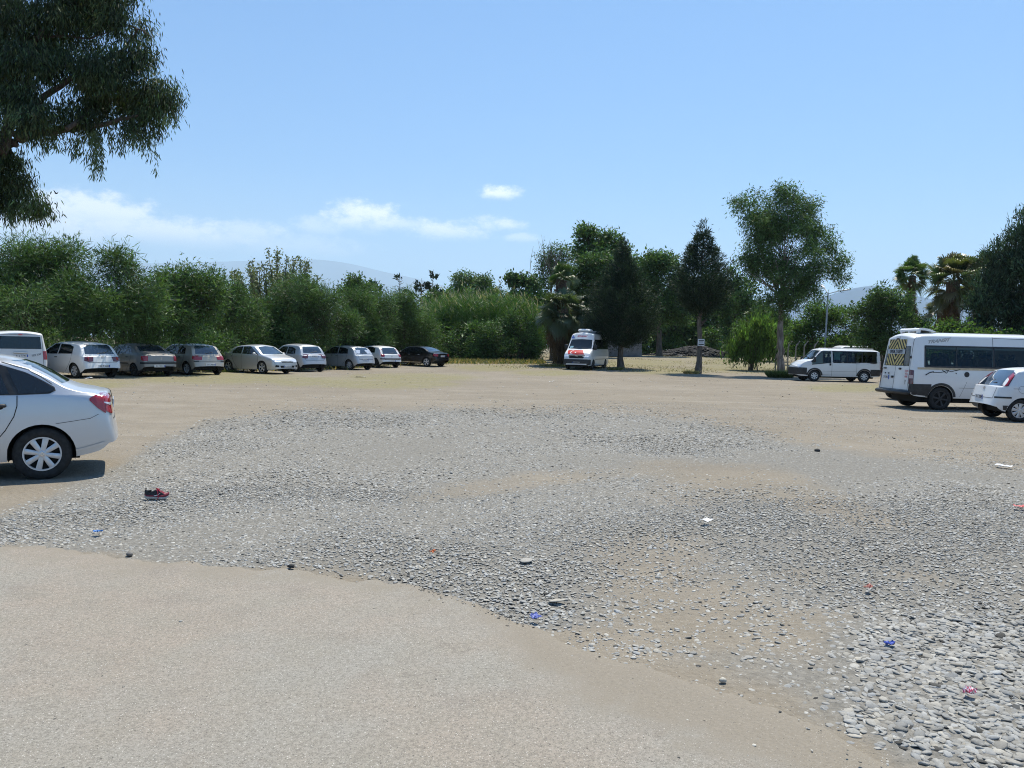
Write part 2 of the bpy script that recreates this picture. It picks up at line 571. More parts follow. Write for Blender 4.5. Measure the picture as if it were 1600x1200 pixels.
m, q, b = mat('dry_ground')
t = q.node('ShaderNodeTexCoord'); P = t.outputs['Object']
ag = q.node('ShaderNodeAttribute'); ag.attribute_name = 'gravel'
ah = q.node('ShaderNodeAttribute'); ah.attribute_name = 'grass'
big = q.noise(P, 0.16, 5, 0.6)
mid = q.noise(P, 1.1, 6, 0.65)
fine = q.noise(P, 22, 5, 0.7)
dirt = q.mix(q.sstep(big, .32, .68), (0.222, 0.191, 0.148), (0.28, 0.245, 0.195))
dirt = q.mix(q.sstep(mid, .35, .72, 0, .55), dirt, (0.188, 0.158, 0.115))
mp_ = q.node('ShaderNodeMapping'); mp_.inputs['Scale'].default_value = (.11, 1.0, 1.0); mp_.inputs['Rotation'].default_value = (0, 0, .12)
q.t.links.new(P, mp_.inputs[0])
tracks = q.noise(mp_.outputs[0], 1.1, 5, .6)             # long scuffs and wheel tracks across the lot
dirt = q.mix(q.sstep(tracks, .50, .68, 0, .55), dirt, (0.20, 0.175, 0.142))
dirt = q.mix(q.sstep(tracks, .30, .44, .45, 0), dirt, (0.335, 0.30, 0.25))
dirt = q.mix(q.sstep(fine, .35, .7, 0, .35), dirt, (0.34, 0.30, 0.24))
grit = q.mix(q.sstep(fine, .3, .7), (0.165, 0.157, 0.138), (0.27, 0.255, 0.225))  # fine grit, toned darker to paint shade between the pebbles
base = q.mix(q.sstep(q.m('ADD', ag.outputs['Fac'], q.m('MULTIPLY', q.m('SUBTRACT', mid, .5), .5)), .05, .65), dirt, grit)
# small chips: dark and pale specks of three sizes
for (s, lo, hi, c, k) in ((30, .10, .16, (0.09, 0.085, 0.08), .85), (48, .09, .15, (0.52, 0.50, 0.46), .8), (85, .16, .24, (0.16, 0.15, 0.14), .6), (12, .045, .07, (0.10, 0.095, 0.09), .8), (9, .03, .05, (.6, .58, .54), .8)):
    d = q.voro(P, s)
    base = q.mix(q.sstep(d, lo, hi, k, 0.0), base, c)
gn = q.noise(P, 0.9, 6, .7)
gf = q.m('MULTIPLY', ah.outputs['Fac'], q.sstep(q.m('ADD', gn, q.m('MULTIPLY', ah.outputs['Fac'], .18)), .42, .72))
grass = q.mix(q.sstep(q.noise(P, 6, 4), .35, .65), (0.19, 0.18, 0.095), (0.27, 0.24, 0.135))
base = q.mix(q.m('MULTIPLY', gf, .85), base, grass)
q.put(b.inputs['Base Color'], base)
b.inputs['Roughness'].default_value = 0.95
b.inputs['Specular IOR Level'].default_value = 0.15
bn = q.node('ShaderNodeBump'); bn.inputs['Strength'].default_value = 0.7; bn.inputs['Distance'].default_value = 0.025
hgt = q.m('ADD', fine, q.m('MULTIPLY', q.noise(P, 7, 5, .6), 1.6))
q.put(bn.inputs['Height'], hgt); q.put(b.inputs['Normal'], bn.outputs[0])
M['ground'] = m
ground = np_mesh('ground', np.stack([gx.ravel(), gy.ravel(), gzz.ravel()], -1), quads, mats=m, smooth=True, attrs={'gravel': gm_, 'grass': gr_})
tag(ground, kind='structure')

# pavement: worn concrete apron with a ragged dusty edge
ex = np.arange(-500, 1561, 4.0)
ey = np.interp(ex, [p[0] for p in PAVE_EDGE], [p[1] for p in PAVE_EDGE])
k9 = np.ones(15) / 15
ey = np.convolve(np.pad(ey, 7, 'edge'), k9, 'valid')
E = np.array([gnd(a, b_) for a, b_ in zip(ex, ey)])
E[:, 1] += (fbm(E[:, 0] * 2.5, E[:, 1] * 0 + 2, 21) - .5) * .34 + (fbm(E[:, 0] * 11, E[:, 1] * 0 + 5, 22) - .5) * .12
off = np.array([0, .05, .13, .3, .6, 1.0, 1.6, 2.5, 4, 7, 12])
zz = np.array([.002, .016, .022, .022, .022, .022, .022, .022, .022, .022, .022])
D = np.array([-.30, -1.0]) / 1.044
PV = np.stack([np.stack([E[:, 0] + D[0] * o, E[:, 1] + D[1] * o, E[:, 2] * 0 + .016 + z], -1) for o, z in zip(off, zz)], 0)
nE = len(E)
pid = np.arange(len(off) * nE).reshape(len(off), nE)
pq = np.stack([pid[:-1, :-1], pid[1:, :-1], pid[1:, 1:], pid[:-1, 1:]], -1).reshape(-1, 4)
edge = np.repeat(np.exp(-off * 1.7)[:, None], nE, 1)
rightness = np.repeat(ss(ex, 720, 1000)[None, :], len(off), 0)
m, q, b = mat('worn_concrete')
t = q.node('ShaderNodeTexCoord'); P = t.outputs['Object']
ae = q.node('ShaderNodeAttribute'); ae.attribute_name = 'edge'
ar = q.node('ShaderNodeAttribute'); ar.attribute_name = 'rightness'
n_a, n_b, n_c = q.noise(P, .55, 6, .62), q.noise(P, 3.2, 6, .65), q.noise(P, 60, 5, .75)
c = q.mix(q.sstep(n_a, .38, .62), (0.300, 0.284, 0.248), (0.318, 0.272, 0.222))
c = q.mix(q.sstep(q.noise(P, 1.3, 7, .72), .50, .66, 0, .75), c, (0.25, 0.216, 0.180))
c = q.mix(q.sstep(n_b, .38, .70, 0, .6), c, (0.285, 0.262, 0.215))
c = q.mix(q.sstep(n_c, .40, .62, 0, .58), c, (0.145, 0.13, 0.108))
c = q.mix(q.sstep(q.noise(P, 160, 3, .7), .50, .68, 0, .6), c, (0.48, 0.45, 0.395))
for (s, lo, hi, cc, k) in ((26, .07, .12, (0.09, 0.08, 0.07), .9), (55, .10, .17, (0.60, 0.57, 0.52), .85), (90, .18, .28, (0.13, 0.12, 0.105), .75)):
    c = q.mix(q.sstep(q.voro(P, s), lo, hi, k, 0.0), c, cc)
# hairline cracks
cd = q.node('ShaderNodeVectorMath', operation='ADD')
q.put(cd.inputs[0], P)
nz = q.node('ShaderNodeVectorMath', operation='SCALE'); q.put(nz.inputs[0], q.noise(P, 1.3, 4, .6, 0, 1)); nz.inputs['Scale'].default_value = 1.2
q.t.links.new(nz.outputs[0], cd.inputs[1])
crack = q.sstep(q.voro(cd.outputs[0], .42, 'DISTANCE_TO_EDGE'), 0.0015, 0.006, .35, 0)
crack = q.m('MULTIPLY', crack, q.sstep(n_b, .45, .6))
c = q.mix(crack, c, (0.17, 0.15, 0.13))
dust = q.sstep(q.m('ADD', q.m('MULTIPLY', ae.outputs['Fac'], q.m('ADD', .85, ar.outputs['Fac'])), q.m('MULTIPLY', q.m('SUBTRACT', n_b, .5), .9)), .38, .95, 0, .9)
c = q.mix(dust, c, q.mix(q.sstep(n_c, .35, .7), (0.225, 0.196, 0.154), (0.285, 0.25, 0.20)))
for (s, lo, hi, cc, k) in ((34, .07, .12, (0.10, 0.09, 0.08), .8), (60, .10, .17, (0.50, 0.47, 0.42), .6), (100, .17, .27, (0.15, 0.135, 0.115), .6)):
    c = q.mix(q.m('MULTIPLY', dust, q.sstep(q.voro(P, s), lo, hi, k, 0.0)), c, cc)
q.put(b.inputs['Base Color'], c)
b.inputs['Roughness'].default_value = 0.9
b.inputs['Specular IOR Level'].default_value = 0.2
bn = q.node('ShaderNodeBump'); bn.inputs['Strength'].default_value = 0.55; bn.inputs['Distance'].default_value = 0.008
q.put(bn.inputs['Height'], q.m('ADD', n_c, q.m('MULTIPLY', n_b, .8))); q.put(b.inputs['Normal'], bn.outputs[0])
pave = np_mesh('pavement', PV.reshape(-1, 3), pq, mats=m, smooth=True, attrs={'edge': edge.ravel(), 'rightness': rightness.ravel()})
tag(pave, kind='structure')
pave_bx, pave_by = E[:, 0], E[:, 1]


def on_pave(x, y):
    return y < np.interp(x, pave_bx, pave_by)


# ---- pebbles: real stones, near ones rounder, far ones simpler, all in one uncountable mass
def dome(segs, rings, flat):
    V, F4, F3 = [], [], []
    for r in range(rings):
        ph = -0.5 + (1.25 + .5) * r / rings if rings > 2 else (0 if r == 0 else .75)
        for k in range(segs):
            a = 2 * math.pi * (k + .5 * (r % 2)) / segs
            V.append((math.cos(a) * math.cos(ph), math.sin(a) * math.cos(ph), math.sin(ph)))
    V.append((0, 0, 1.0))
    for r in range(rings - 1):
        for k in range(segs):
            j = (k + 1) % segs
            F4.append((r * segs + k, r * segs + j, (r + 1) * segs + j, (r + 1) * segs + k))
    for k in range(segs):
        F3.append(((rings - 1) * segs + k, (rings - 1) * segs + (k + 1) % segs, len(V) - 1))
    return np.array(V), np.array(F4), np.array(F3)


def scatter(n, x0, x1, y0, y1):
    return rng.uniform(x0, x1, n), rng.uniform(y0, y1, n)


def stones(x, y, size, dm, wob, flat=(.14, .36)):
    V, F4, F3 = dome(*dm)
    n = len(x); nv = len(V)
    a = rng.uniform(0, 6.283, n)
    el = rng.uniform(.55, .95, n)
    hh = rng.uniform(*flat, n)
    W = V[None] * (1 + rng.normal(0, wob, (n, nv, 1)))
    tx, ty = rng.normal(0, .16, n), rng.normal(0, .16, n)
    X = W[..., 0] * size[:, None]; Y = W[..., 1] * (size * el)[:, None]; Z = W[..., 2] * (size * hh)[:, None]
    Z = Z + X * tx[:, None] + Y * ty[:, None]
    ca, sa = np.cos(a)[:, None], np.sin(a)[:, None]
    gx_, gy_ = x[:, None] + X * ca - Y * sa, y[:, None] + X * sa + Y * ca
    lift = np.where(on_pave(x, y), .036, .0) + size * hh * rng.uniform(.05, .55, n)
    gz_ = Z + (gz(x, y) + lift + .02 * masks(x, y)[3])[:, None]
    base = (np.arange(n) * nv)[:, None, None]
    q4 = (F4[None] + base).reshape(-1, 4); t3 = (F3[None] + base).reshape(-1, 3)
    g0 = np.clip(rng.normal(.385, .06, n), .18, .66)
    r_ = rng.random(n)
    g0 = np.where((r_ < .04) | (on_pave(x, y) & (r_ < .55)), .05 + .06 * rng.random(n), g0)
    g0 = np.where(r_ > .985, .48 + .12 * rng.random(n), g0)
    g0 = g0 * np.where(size > .02, .84, 1.0)
    warm = rng.normal(0.008, .028, n)
    col = np.stack([g0 * (1.0 + warm), g0 * (.982 + .2 * warm), g0 * (.915 - warm)], -1)
    tint = np.repeat(col[:, None], nv, 1).reshape(-1, 3)
    return np.stack([gx_, gy_, gz_], -1).reshape(-1, 3), q4, t3, tint


M['stone'] = tint_mat('pebble_stone', .85, .25, 0, 90)
parts = []
for (y0, y1, dens, dm, wob, smin, smax, xl) in ((2.5, 5.2, 2000, (8, 4, 0), .11, .0045, .024, 8), (5.2, 9.0, 2100, (7, 3, 0), .13,   .0045, .019, 8), (9.0, 14, 1100, (6, 2, 0), .14, .008, .027, 12), (14, 25, 450, (5, 2, 0), .14, .013, .040, 18)):
    n = int(2 * xl * (y1 - y0) * dens)
    x, y = scatter(n, -xl, xl, y0, y1)
    vis = np.abs(x) < y * .82 + 2.6
    x, y = x[vis], y[vis]
    gm2, _, sf, _ = masks(x, y)
    px_, _ = to_px(x, y, gz(x, y))
    keep = rng.random(len(x)) < np.maximum(gm2 * (1 / np.maximum(sf, 1) ** .3), np.where(on_pave(x, y), .007 + .11 * ss(px_, 780, 1000) * (y > np.interp(x, pave_bx, pave_by) - .2 - 1.1 * rng.random(len(x)) ** 2), .08 + .62 * ss(px_, 760, 900) * ss(fbm(x * 3, y * 3, 61), .28, .6)))
    base_only = rng.random(len(x)) > gm2 / np.maximum(gm2 + .12, .01)
    x, y, gm2, sf, keep, base_only = x[keep], y[keep], gm2[keep], sf[keep], keep[keep], base_only[keep]
    size = np.maximum(smin + (smax - smin) * rng.random(len(x)) ** 2.2, (sf - 1) * .024) * sf
    size = np.where(base_only, .004 + .012 * rng.random(len(x)) ** 2 + .012 * (rng.random(len(x)) > .95), size)
    size = np.where(on_pave(x, y), .0025 + .007 * rng.random(len(x)) ** 3 + .006 * (rng.random(len(x)) > .97), size)
    parts.append(stones(x, y, size, dm, wob))
# loose stones out over the trodden dirt
n = 6000
x, y = scatter(n, -34, 34, 22, 48)
vis = np.abs(x) < y * .70
x, y = x[vis], y[vis]
parts.append(stones(x, y, .010 + .045 * rng.random(len(x)) ** 5, (5, 2, 0), .15))
o = 0; VV, QQ, TT, CC = [], [], [], []
for (v, q4, t3, c) in parts:
    VV.append(v); QQ.append(q4 + o); TT.append(t3 + o); CC.append(c); o += len(v)
grav = np_mesh('gravel', np.concatenate(VV), np.concatenate(QQ), np.concatenate(TT), M['stone'], smooth=True, tint=np.concatenate(CC))
tag(grav, 'grey river pebbles spread thickly over the dusty lot', 'gravel', kind='stuff')
print('gravel stones', sum(len(p[2]) for p in parts))
del parts, VV, QQ, TT, CC
# ------------------------------------------------------------------ vehicles
def pchip(xk, yk, x):
    xk, yk = np.asarray(xk, float), np.asarray(yk, float)
    h = np.diff(xk); d = np.diff(yk) / h
    mm = np.zeros_like(yk)
    for i in range(1, len(xk) - 1):
        if d[i - 1] * d[i] > 0:
            w1, w2 = 2 * h[i] + h[i - 1], h[i] + 2 * h[i - 1]
            mm[i] = (w1 + w2) / (w1 / d[i - 1] + w2 / d[i])
    mm[0], mm[-1] = d[0], d[-1]
    i = np.clip(np.searchsorted(xk, x) - 1, 0, len(h) - 1)
    t = (x - xk[i]) / h[i]
    return ((2 * t ** 3 - 3 * t * t + 1) * yk[i] + (t ** 3 - 2 * t * t + t) * h[i] * mm[i] + (-2 * t ** 3 + 3 * t * t) * yk[i + 1] + (t ** 3 - t * t) * h[i] * mm[i + 1])


class Vehicle:
    """body lofted through stations along its length; lamps, panes and trim are laid onto the body by casting rays at it.
    local axes: +X forward, +Y left, Z up; x = 0 midway between the axles"""
    def __init__(s, name, label, cat, keys, axles, wr, body_mat, group=None, tum=.27, crown=.035, end=.13, holes=None, arch=1.14, xcuts=(), track=None, stubby=1.0):
        s.root = empty(name, (0, 0, 0))
        tag(s.root, label, cat, group)
        K = np.array(keys, float)
        s.K, s.axles, s.wr = K, axles, wr
        x = K[:, 0]
        st = np.arange(x[0], x[-1], .055)
        ra = wr * arch
        ex = []
        for a in axles:
            st = st[(st < a - ra - .03) | (st > a + ra + .03)]
            ex += list(a + ra * np.cos(np.linspace(0, math.pi, 17))) + [a - ra - .004, a + ra + .004]
        st = np.unique(np.round(np.concatenate([st, [x[0], x[-1]], ex, list(xcuts)]), 4))
        st = st[(st >= x[0]) & (st <= x[-1])]
        fx = lambda c: pchip(x, K[:, c], st)
        xt, zb, zs, zt, w = fx(1), fx(2), fx(3), fx(4), fx(5)
        zb0 = zb.copy()
        for a in axles:
            d = ra * ra - (st - a) ** 2
            zb = np.where(d > 1e-9, np.maximum(zb, wr + np.sqrt(np.maximum(d, 0))), zb)
        rings = []
        def section(i, dx=0.0, ky=1.0, kz=0.0):
            Zb, Zs, Zt, W = zb[i] + kz, zs[i] - kz * .3, zt[i] - kz * .6, w[i]
            h = max(Zt - Zs, .015)
            S = np.array([.972 * W, Zs])
            P = []
            for f in (0, .12, .28, .45, .62, .78, .9):
                z = Zb + (Zs - Zb) * f
                g_ = (z - zb0[i]) / max(Zs - zb0[i], .1)
                y = W * np.interp(g_, [0, .15, .45, .7, .9, 1], [.955, .985, 1, .998, .985, .972])
                P.append((y, z))
            P.append(tuple(S))
            E = np.array([.972 * W - tum * h - .03 * min(1, h / .2), Zt - min(crown + .05 * h, h * .6)])
            Cn = np.array([0, Zt])
            for f in (.07, .3, .55, .8): P.append(tuple(S + (E - S) * f))
            A, B = S + (E - S) * .90, E + (Cn - E) * .10
            for f in (0.0, .25, .5, .75, 1): P.append(tuple((1 - f) ** 2 * A + 2 * f * (1 - f) * E + f * f * B))
            for f in (.28, .5, .75, 1.0):
                yy = E[0] * (1 - f)
                P.append((yy, E[1] + (Cn[1] - E[1]) * (1 - (1 - f) ** 2)))
            xs_ = []
            for (y, z) in P:
                u = np.clip((z - zb0[i]) / max(Zt - zb0[i], .05), 0, 1)
                xs_.append(st[i] + (xt[i] - st[i]) * u + dx)
            half = [(a, p[0] * ky, p[1]) for a, p in zip(xs_, P)]
            return half + [(a, -b_, c_) for (a, b_, c_) in half[-2::-1]]
        n = len(st)
        for (dx, ky, kz) in ((-1, .02, .05), (-.99, .4, .048), (-.93, .68, .04), (-.78, .86, .028), (-.55, .95, .015), (-.27, .987, .005)):
            rings.append(section(0, dx * end, ky, kz))
        for i in range(n): rings.append(section(i))
        for (dx, ky, kz) in ((.27, .987, .005), (.55, .95, .015), (.78, .86, .028), (.93, .68, .04), (.99, .4, .048), (1, .02, .05)):
            rings.append(section(n - 1, dx * end, ky, kz))
        s.rear_x, s.front_x = x[0] - end, x[-1] + end
        m = len(rings[0])
        V = [p for r in rings for p in r]
        F = []
        for i in range(len(rings) - 1):
            for j in range(m - 1):
                c = [np.mean([rings[a][b_][k] for a in (i, i + 1) for b_ in (j, j + 1)]) for k in range(3)]
                skip = False
                jj = min(j, m - 2 - j)
                for (hx0, hx1, j0, j1) in (holes or []):
                    if hx0 < c[0] < hx1 and j0 <= jj < j1: skip = True
                F.append(((i * m + j), (i + 1) * m + j, (i + 1) * m + j + 1, i * m + j + 1, skip))
        for r0 in (0, (len(rings) - 1) * m):                 # close the narrow slot at either end
            for j in range(m // 2):
                F.append((r0 + j, r0 + j + 1, r0 + m - 2 - j, r0 + m - 1 - j, False))
        s.bvh = BVHTree.FromPolygons(V, [f[:4] for f in F])
        mb = MB(); mb.add(V, [f[:4] for f in F if not f[4]])
        s.body = mb.build('body', body_mat, s.root, auto=38)
        s.body_mat = body_mat
        # underbody filling the shell, with liners over the wheels
        ub = MB()
        wmin = w.max()
        trk = track or (wmin - .24)
        x0, x1 = x[0] + .32, x[-1] - .25
        ub.box(((x0 + x1) / 2, 0, .44), (x1 - x0, 2 * trk - .02, .44))
        for a in axles:
            prof = [(a + ra * math.cos(q_), wr + ra * math.sin(q_)) for q_ in np.linspace(-.25, math.pi + .25, 19)]
            for sgn in (1, -1):
                ub.grid([[(px_, sgn * (trk - .05), pz_), (px_, sgn * (wmin - .025), pz_)] for (px_, pz_) in prof])
        s.under = ub.build('underbody', M['dark'], s.root)
        s.w, s.trk = wmin, trk

    # --- surface casting
    def hit(s, axis, a, z, off=.006):
        if axis == 'L': o, d = Vector((a, 4, z)), Vector((0, -1, 0))
        elif axis == 'R': o, d = Vector((a, -4, z)), Vector((0, 1, 0))
        elif axis == 'B': o, d = Vector((-6, a, z)), Vector((1, 0, 0))
        elif axis == 'F': o, d = Vector((6, a, z)), Vector((-1, 0, 0))
        elif axis == 'T': o, d = Vector((a, z, 5)), Vector((0, 0, -1))
        else:                                    # corner rays, a = distance along the corner, outwards-positive to the side
            sx = -1 if axis[0] == 'B' else 1
            sy = 1 if axis[1] == 'L' else -1
            d = Vector((-sx * .7071, -sy * .7071, 0))
            cx = s.rear_x if sx < 0 else s.front_x
            o = Vector((cx, sy * s.w, z)) - d * 4 + Vector((-sx * .7071, sy * .7071, 0)) * a
        h = s.bvh.ray_cast(o, d)
        if h[0] is None: return None
        return h[0] - d * off

    def patch(s, name, axis, bot, top, m, nu=10, nv=4, off=.006, both=False, parent=None, mb=None):
        res = []
        for ax in ([axis] if not both else [axis, axis.replace('L', 'R') if 'L' in axis else axis]):
            def at_(poly, u):
                poly = np.array(poly, float)
                if len(poly) == 1: return poly[0]
                f = u * (len(poly) - 1); i = min(int(f), len(poly) - 2)
                return poly[i] + (poly[i + 1] - poly[i]) * (f - i)
            P = []
            for i in range(nu + 1):
                b0, t0 = at_(bot, i / nu), at_(top, i / nu)
                P.append([s.hit(ax, *(b0 + (t0 - b0) * j / nv), off=off) for j in range(nv + 1)])
            if mb is not None: mb.grid(P); continue
            k = MB(); k.grid(P)
            if not k.f: continue
            res.append(k.build(name, m, parent or s.root, smooth=True))
        return res

    def line(s, axis, pts, wd, m='seam', both=False, name='seam', off=.004, mb=None):
        """thin strip following pts on the body"""
        own = mb is None
        mb = mb or MB()
        pts = [np.array(p, float) for p in pts]
        dense = []
        for a, b_ in zip(pts[:-1], pts[1:]):
            k = max(2, int(np.linalg.norm(b_ - a) / .05) + 1)
            dense += [a + (b_ - a) * t_ for t_ in np.linspace(0, 1, k, endpoint=False)]
        dense.append(pts[-1])
        for ax in ([axis] if not both else [axis, axis.replace('L', 'R')]):
            P = []
            for i, p in enumerate(dense):
                t_ = dense[min(i + 1, len(dense) - 1)] - dense[max(i - 1, 0)]
                nrm = np.array([-t_[1], t_[0]]) / (np.linalg.norm(t_) + 1e-9) * wd / 2
                P.append([s.hit(ax, *(p - nrm), off=off), s.hit(ax, *(p + nrm), off=off)])
            mb.grid(P)
        if own and mb.f: return mb.build(name, M[m], s.root)

    def wheels(s, spokes=7, wide=.55, cap=.66, dark_hub=False, holes=False, sides=(1, -1), inset=.02, fancy=False):
        wr = s.wr
        rr = wr * cap
        tw = min(.2, wr * .62)
        ty = MB()
        prof = [(rr * .98, .012), (rr * 1.06, .0), (wr * .86, -.004), (wr * .955, .012), (wr * .995, .03), (wr, .06), (wr, tw - .06), (wr * .995, tw - .03), (wr * .95, tw - .01), (rr * 1.05, tw), (rr * .9, tw - .02)]
        ty.lathe([(r, -h) for (r, h) in prof], n=40)
        # tread blocks as shallow ridges
        cap_ = MB(); cap_.m = 1
        cap_.lathe([(0.001, -.055), (rr * .95, -.055), (rr * .97, -.03)], n=32)
        cap_.m = 0
        cap_.lathe([(rr * .90, -.020), (rr * .93, -.004), (rr * 1.0, -.004), (rr * 1.02, -.016), (rr * 1.0, -.05)], n=40)
        cap_.lathe([(0.001, .002), (rr * .12, .002), (rr * .24, -.008), (rr * .27, -.026), (rr * .27, -.05)], n=24)
        for k in range(spokes):
            a = 2 * math.pi * k / spokes + .2
            ww0 = 2 * math.pi * rr * .24 / spokes * min(1, wide + .35) * .5
            ww1 = 2 * math.pi * rr * .93 / spokes * wide * .5
            if fancy: ww0, ww1 = rr * .12, rr * .165
            pts = []
            for (r_, w_, h_) in ((rr * .20, ww0, -.006), (rr * .55, (ww0 + ww1) / 2, -.004), (rr * .95, ww1, -.010)):
                for (q_, hh) in ((-w_, -.03), (-w_, h_ - .005), (-w_ * .7, h_), (w_ * .7, h_), (w_, h_ - .005), (w_, -.03)):
                    pts.append((r_ * math.cos(a) - q_ * math.sin(a), hh, r_ * math.sin(a) + q_ * math.cos(a)))
            F = []
            for r_ in range(2):
                for c_ in range(5): F.append((r_ * 6 + c_, r_ * 6 + 6 + c_, r_ * 6 + 7 + c_, r_ * 6 + 1 + c_))
            cap_.add(pts, F)
        tyre = hub = None
        cm = M['black_plastic'] if dark_hub else M['alloy']
        for a in s.axles:
            for sg in sides:
                wh = empty('wheel', (a, sg * (s.w - inset), wr), 0 if sg > 0 else math.pi)
                wh.parent = s.root
                if tyre is None:
                    tyre = ty.build('tyre', M['rubber'], wh, auto=40)
                    hub = cap_.build('hubcap', [cm, M['dark']], wh, auto=35)
                else:
                    for o_ in (tyre, hub):
                        c_ = o_.copy(); C.objects.link(c_); c_.parent = wh
        return s

    def plate(s, axis, y, z, text, w=.5, h=.11, tilt=0.0, lift=.012):
        """flat registration plate"""
        sx = -1 if axis == 'B' else 1
        p = s.hit(axis, y, z, off=lift)
        if p is None: return
        k = MB()
        k.box((0, 0, 0), (.012, w, h), bev=.004)
        k.m = 1
        k.box((sx * .003, -sx * -(w / 2 - .022) if sx < 0 else -(w / 2 - .022), 0), (.014, .04, h - .012))
        o = k.build('number_plate', [M['plate'], M['plate_blue']], s.root)
        o.location = p
        if text:
            t_ = text_mesh('plate_lettering', text, h * .78, M['ink'], o)
            t_.rotation_euler = (math.pi / 2, 0, -math.pi / 2 if sx < 0 else math.pi / 2)
            t_.location = (sx * .0085, .0 + (.012 if sx > 0 else -.012), 0)
            wtx = max(v.co.x for v in t_.data.vertices) * 2
            t_.scale = (min(1.1, (w - .085) / max(wtx, .01)), 1, 1)
        return o

    def mirror(s, x, z, col=None, size=(.10, .2, .14)):
        for sg, ax in ((1, 'L'), (-1, 'R')):
            p = s.hit(ax, x, z)
            if p is None: continue
            k = MB()
            k.box((.0, sg * .13, .04), size, bev=.035)
            k.box((.01, sg * .02, .0), (.05, .12, .05), bev=.015)
            o = k.build('side_mirror', col or s.body_mat, s.root, auto=50)
            o.location = p

    def handle(s, x, z, m='black_plastic', wd=.17, ht=.032, both=True):
        for ax, sg in (('L', 1), ('R', -1)):
            p = s.hit(ax, x, z)
            if p is None: continue
            k = MB(); k.box((0, sg * .008, 0), (wd, .04, ht), bev=.012)
            o = k.build('door_handle', M[m] if isinstance(m, str) else m, s.root, auto=50)
            o.location = p

    def badge(s, axis, y, z, r, m='chrome', shape='ring'):
        p = s.hit(axis, y, z, off=.004)
        if p is None: return
        k = MB()
        if shape == 'ring':
            k.lathe([(r * .78, -.006), (r * .8, .008), (r, .008), (r, -.006)], n=20)
            k.box((0, .003, 0), (r * .28, .008, r * 1.5))
        elif shape == 'diamond':
            for sg in (1, -1):
                k.add([(0, .008, r * 1.25), (sg * r * .8, .008, 0), (0, .008, -r * 1.25), (0, .008, -r * .7), (sg * r * .42, .008, 0), (0, .008, r * .7)], [(0, 1, 4, 5), (1, 2, 3, 4)] if sg > 0 else [(5, 4, 1, 0), (4, 3, 2, 1)])
        elif shape == 'oval':
            k.lathe([(.001, .008), (r, .006), (r, -.006)], n=20)
        elif shape == 'chevron':
            for dz in (0, -r * .9):
                k.add([(-r, .008, -r * .6 + dz), (0, .008, r * .3 + dz), (r, .008, -r * .6 + dz), (r, .008, -r * .15 + dz), (0, .008, r * .8 + dz), (-r, .008, -r * .15 + dz)], [(0, 1, 4, 5), (1, 2, 3, 4)])
        elif shape == 'star':
            k.lathe([(r * .84, -.006), (r * .86, .008), (r, .008), (r, -.006)], n=24)
            for q_ in (90, 210, 330):
                a = R(q_)
                n_ = (-math.sin(a) * r * .12, math.cos(a) * r * .12)
                k.add([(n_[0], .008, n_[1]), (-n_[0], .008, -n_[1]), (math.cos(a) * r, .008, math.sin(a) * r)], [(0, 1, 2)])
        o = k.build('badge', M[m], s.root)
        o.rotation_euler = (0, 0, {'B': math.pi / 2, 'F': -math.pi / 2, 'L': 0, 'R': math.pi}[axis])
        o.location = p

    def interior(s, rows, z=.95, wheel_x=None, w=None, floor=True):
        w = w or (s.w - .17)
        for xr in rows:
            for yy in ((-.62, -.2, .45) if w > .75 else (-.36, .36)):
                k = MB()
                k.box((0, 0, .04), (.44, .42, .14), bev=.05)
                k.box((-.20, 0, .38), (.13, .42, .62), bev=.05, M=Matrix.Rotation(R(-10), 3, 'Y'))
                k.box((-.27, 0, .76), (.10, .26, .17), bev=.04)
                o = k.build('seat', M['seat_fabric'], s.root, auto=50)
                o.location = (xr, yy, z)
                k = None
        if floor:
            k = MB(); k.box((0, 0, .72), (s.K[-1, 0] - s.K[0, 0] - .6, 2 * w, .08))
            k.build('floor_panel', M['dark'], s.root)

    def place(s, px, py, head, ref='R', D=None, axle=0, scale=1.0):
        """stand the vehicle so its wheel (axle index, 'L' or 'R' side) touches the ground seen at photo pixel (px, py)"""
        g_ = gnd(px, py)
        if D: g_ = at(px, py, D); g_.z = float(gz(g_.x, g_.y))
        loc = Vector((s.axles[axle], (s.w - .1) * (1 if ref == 'L' else -1), 0)) * scale
        rz = R(90 + head)
        r_ = Matrix.Rotation(rz, 3, 'Z') @ loc
        s.root.location = (g_.x - r_.x, g_.y - r_.y, g_.z)
        s.root.rotation_euler = (0, 0, rz)
        s.root.scale = (scale,) * 3
        return s


def text_mesh(name, body, size, m, parent=None, shear=0.0, bold=0.0, align='CENTER', space=1.0):
    cu = bpy.data.curves.new(name, 'FONT')
    cu.body = body; cu.size = size; cu.align_x = align; cu.align_y = 'CENTER'
    cu.extrude = .0015; cu.shear = shear; cu.offset = bold; cu.space_character = space
    o = bpy.data.objects.new(name, cu)
    C.objects.link(o)
    bpy.context.view_layer.update()
    me = bpy.data.meshes.new_from_object(o.evaluated_get(bpy.context.evaluated_depsgraph_get()))
    bpy.data.objects.remove(o); bpy.data.curves.remove(cu)
    me.name = name
    me.materials.clear(); me.materials.append(m)
    t_ = bpy.data.objects.new(name, me)
    C.objects.link(t_)
    t_.parent = parent
    return t_


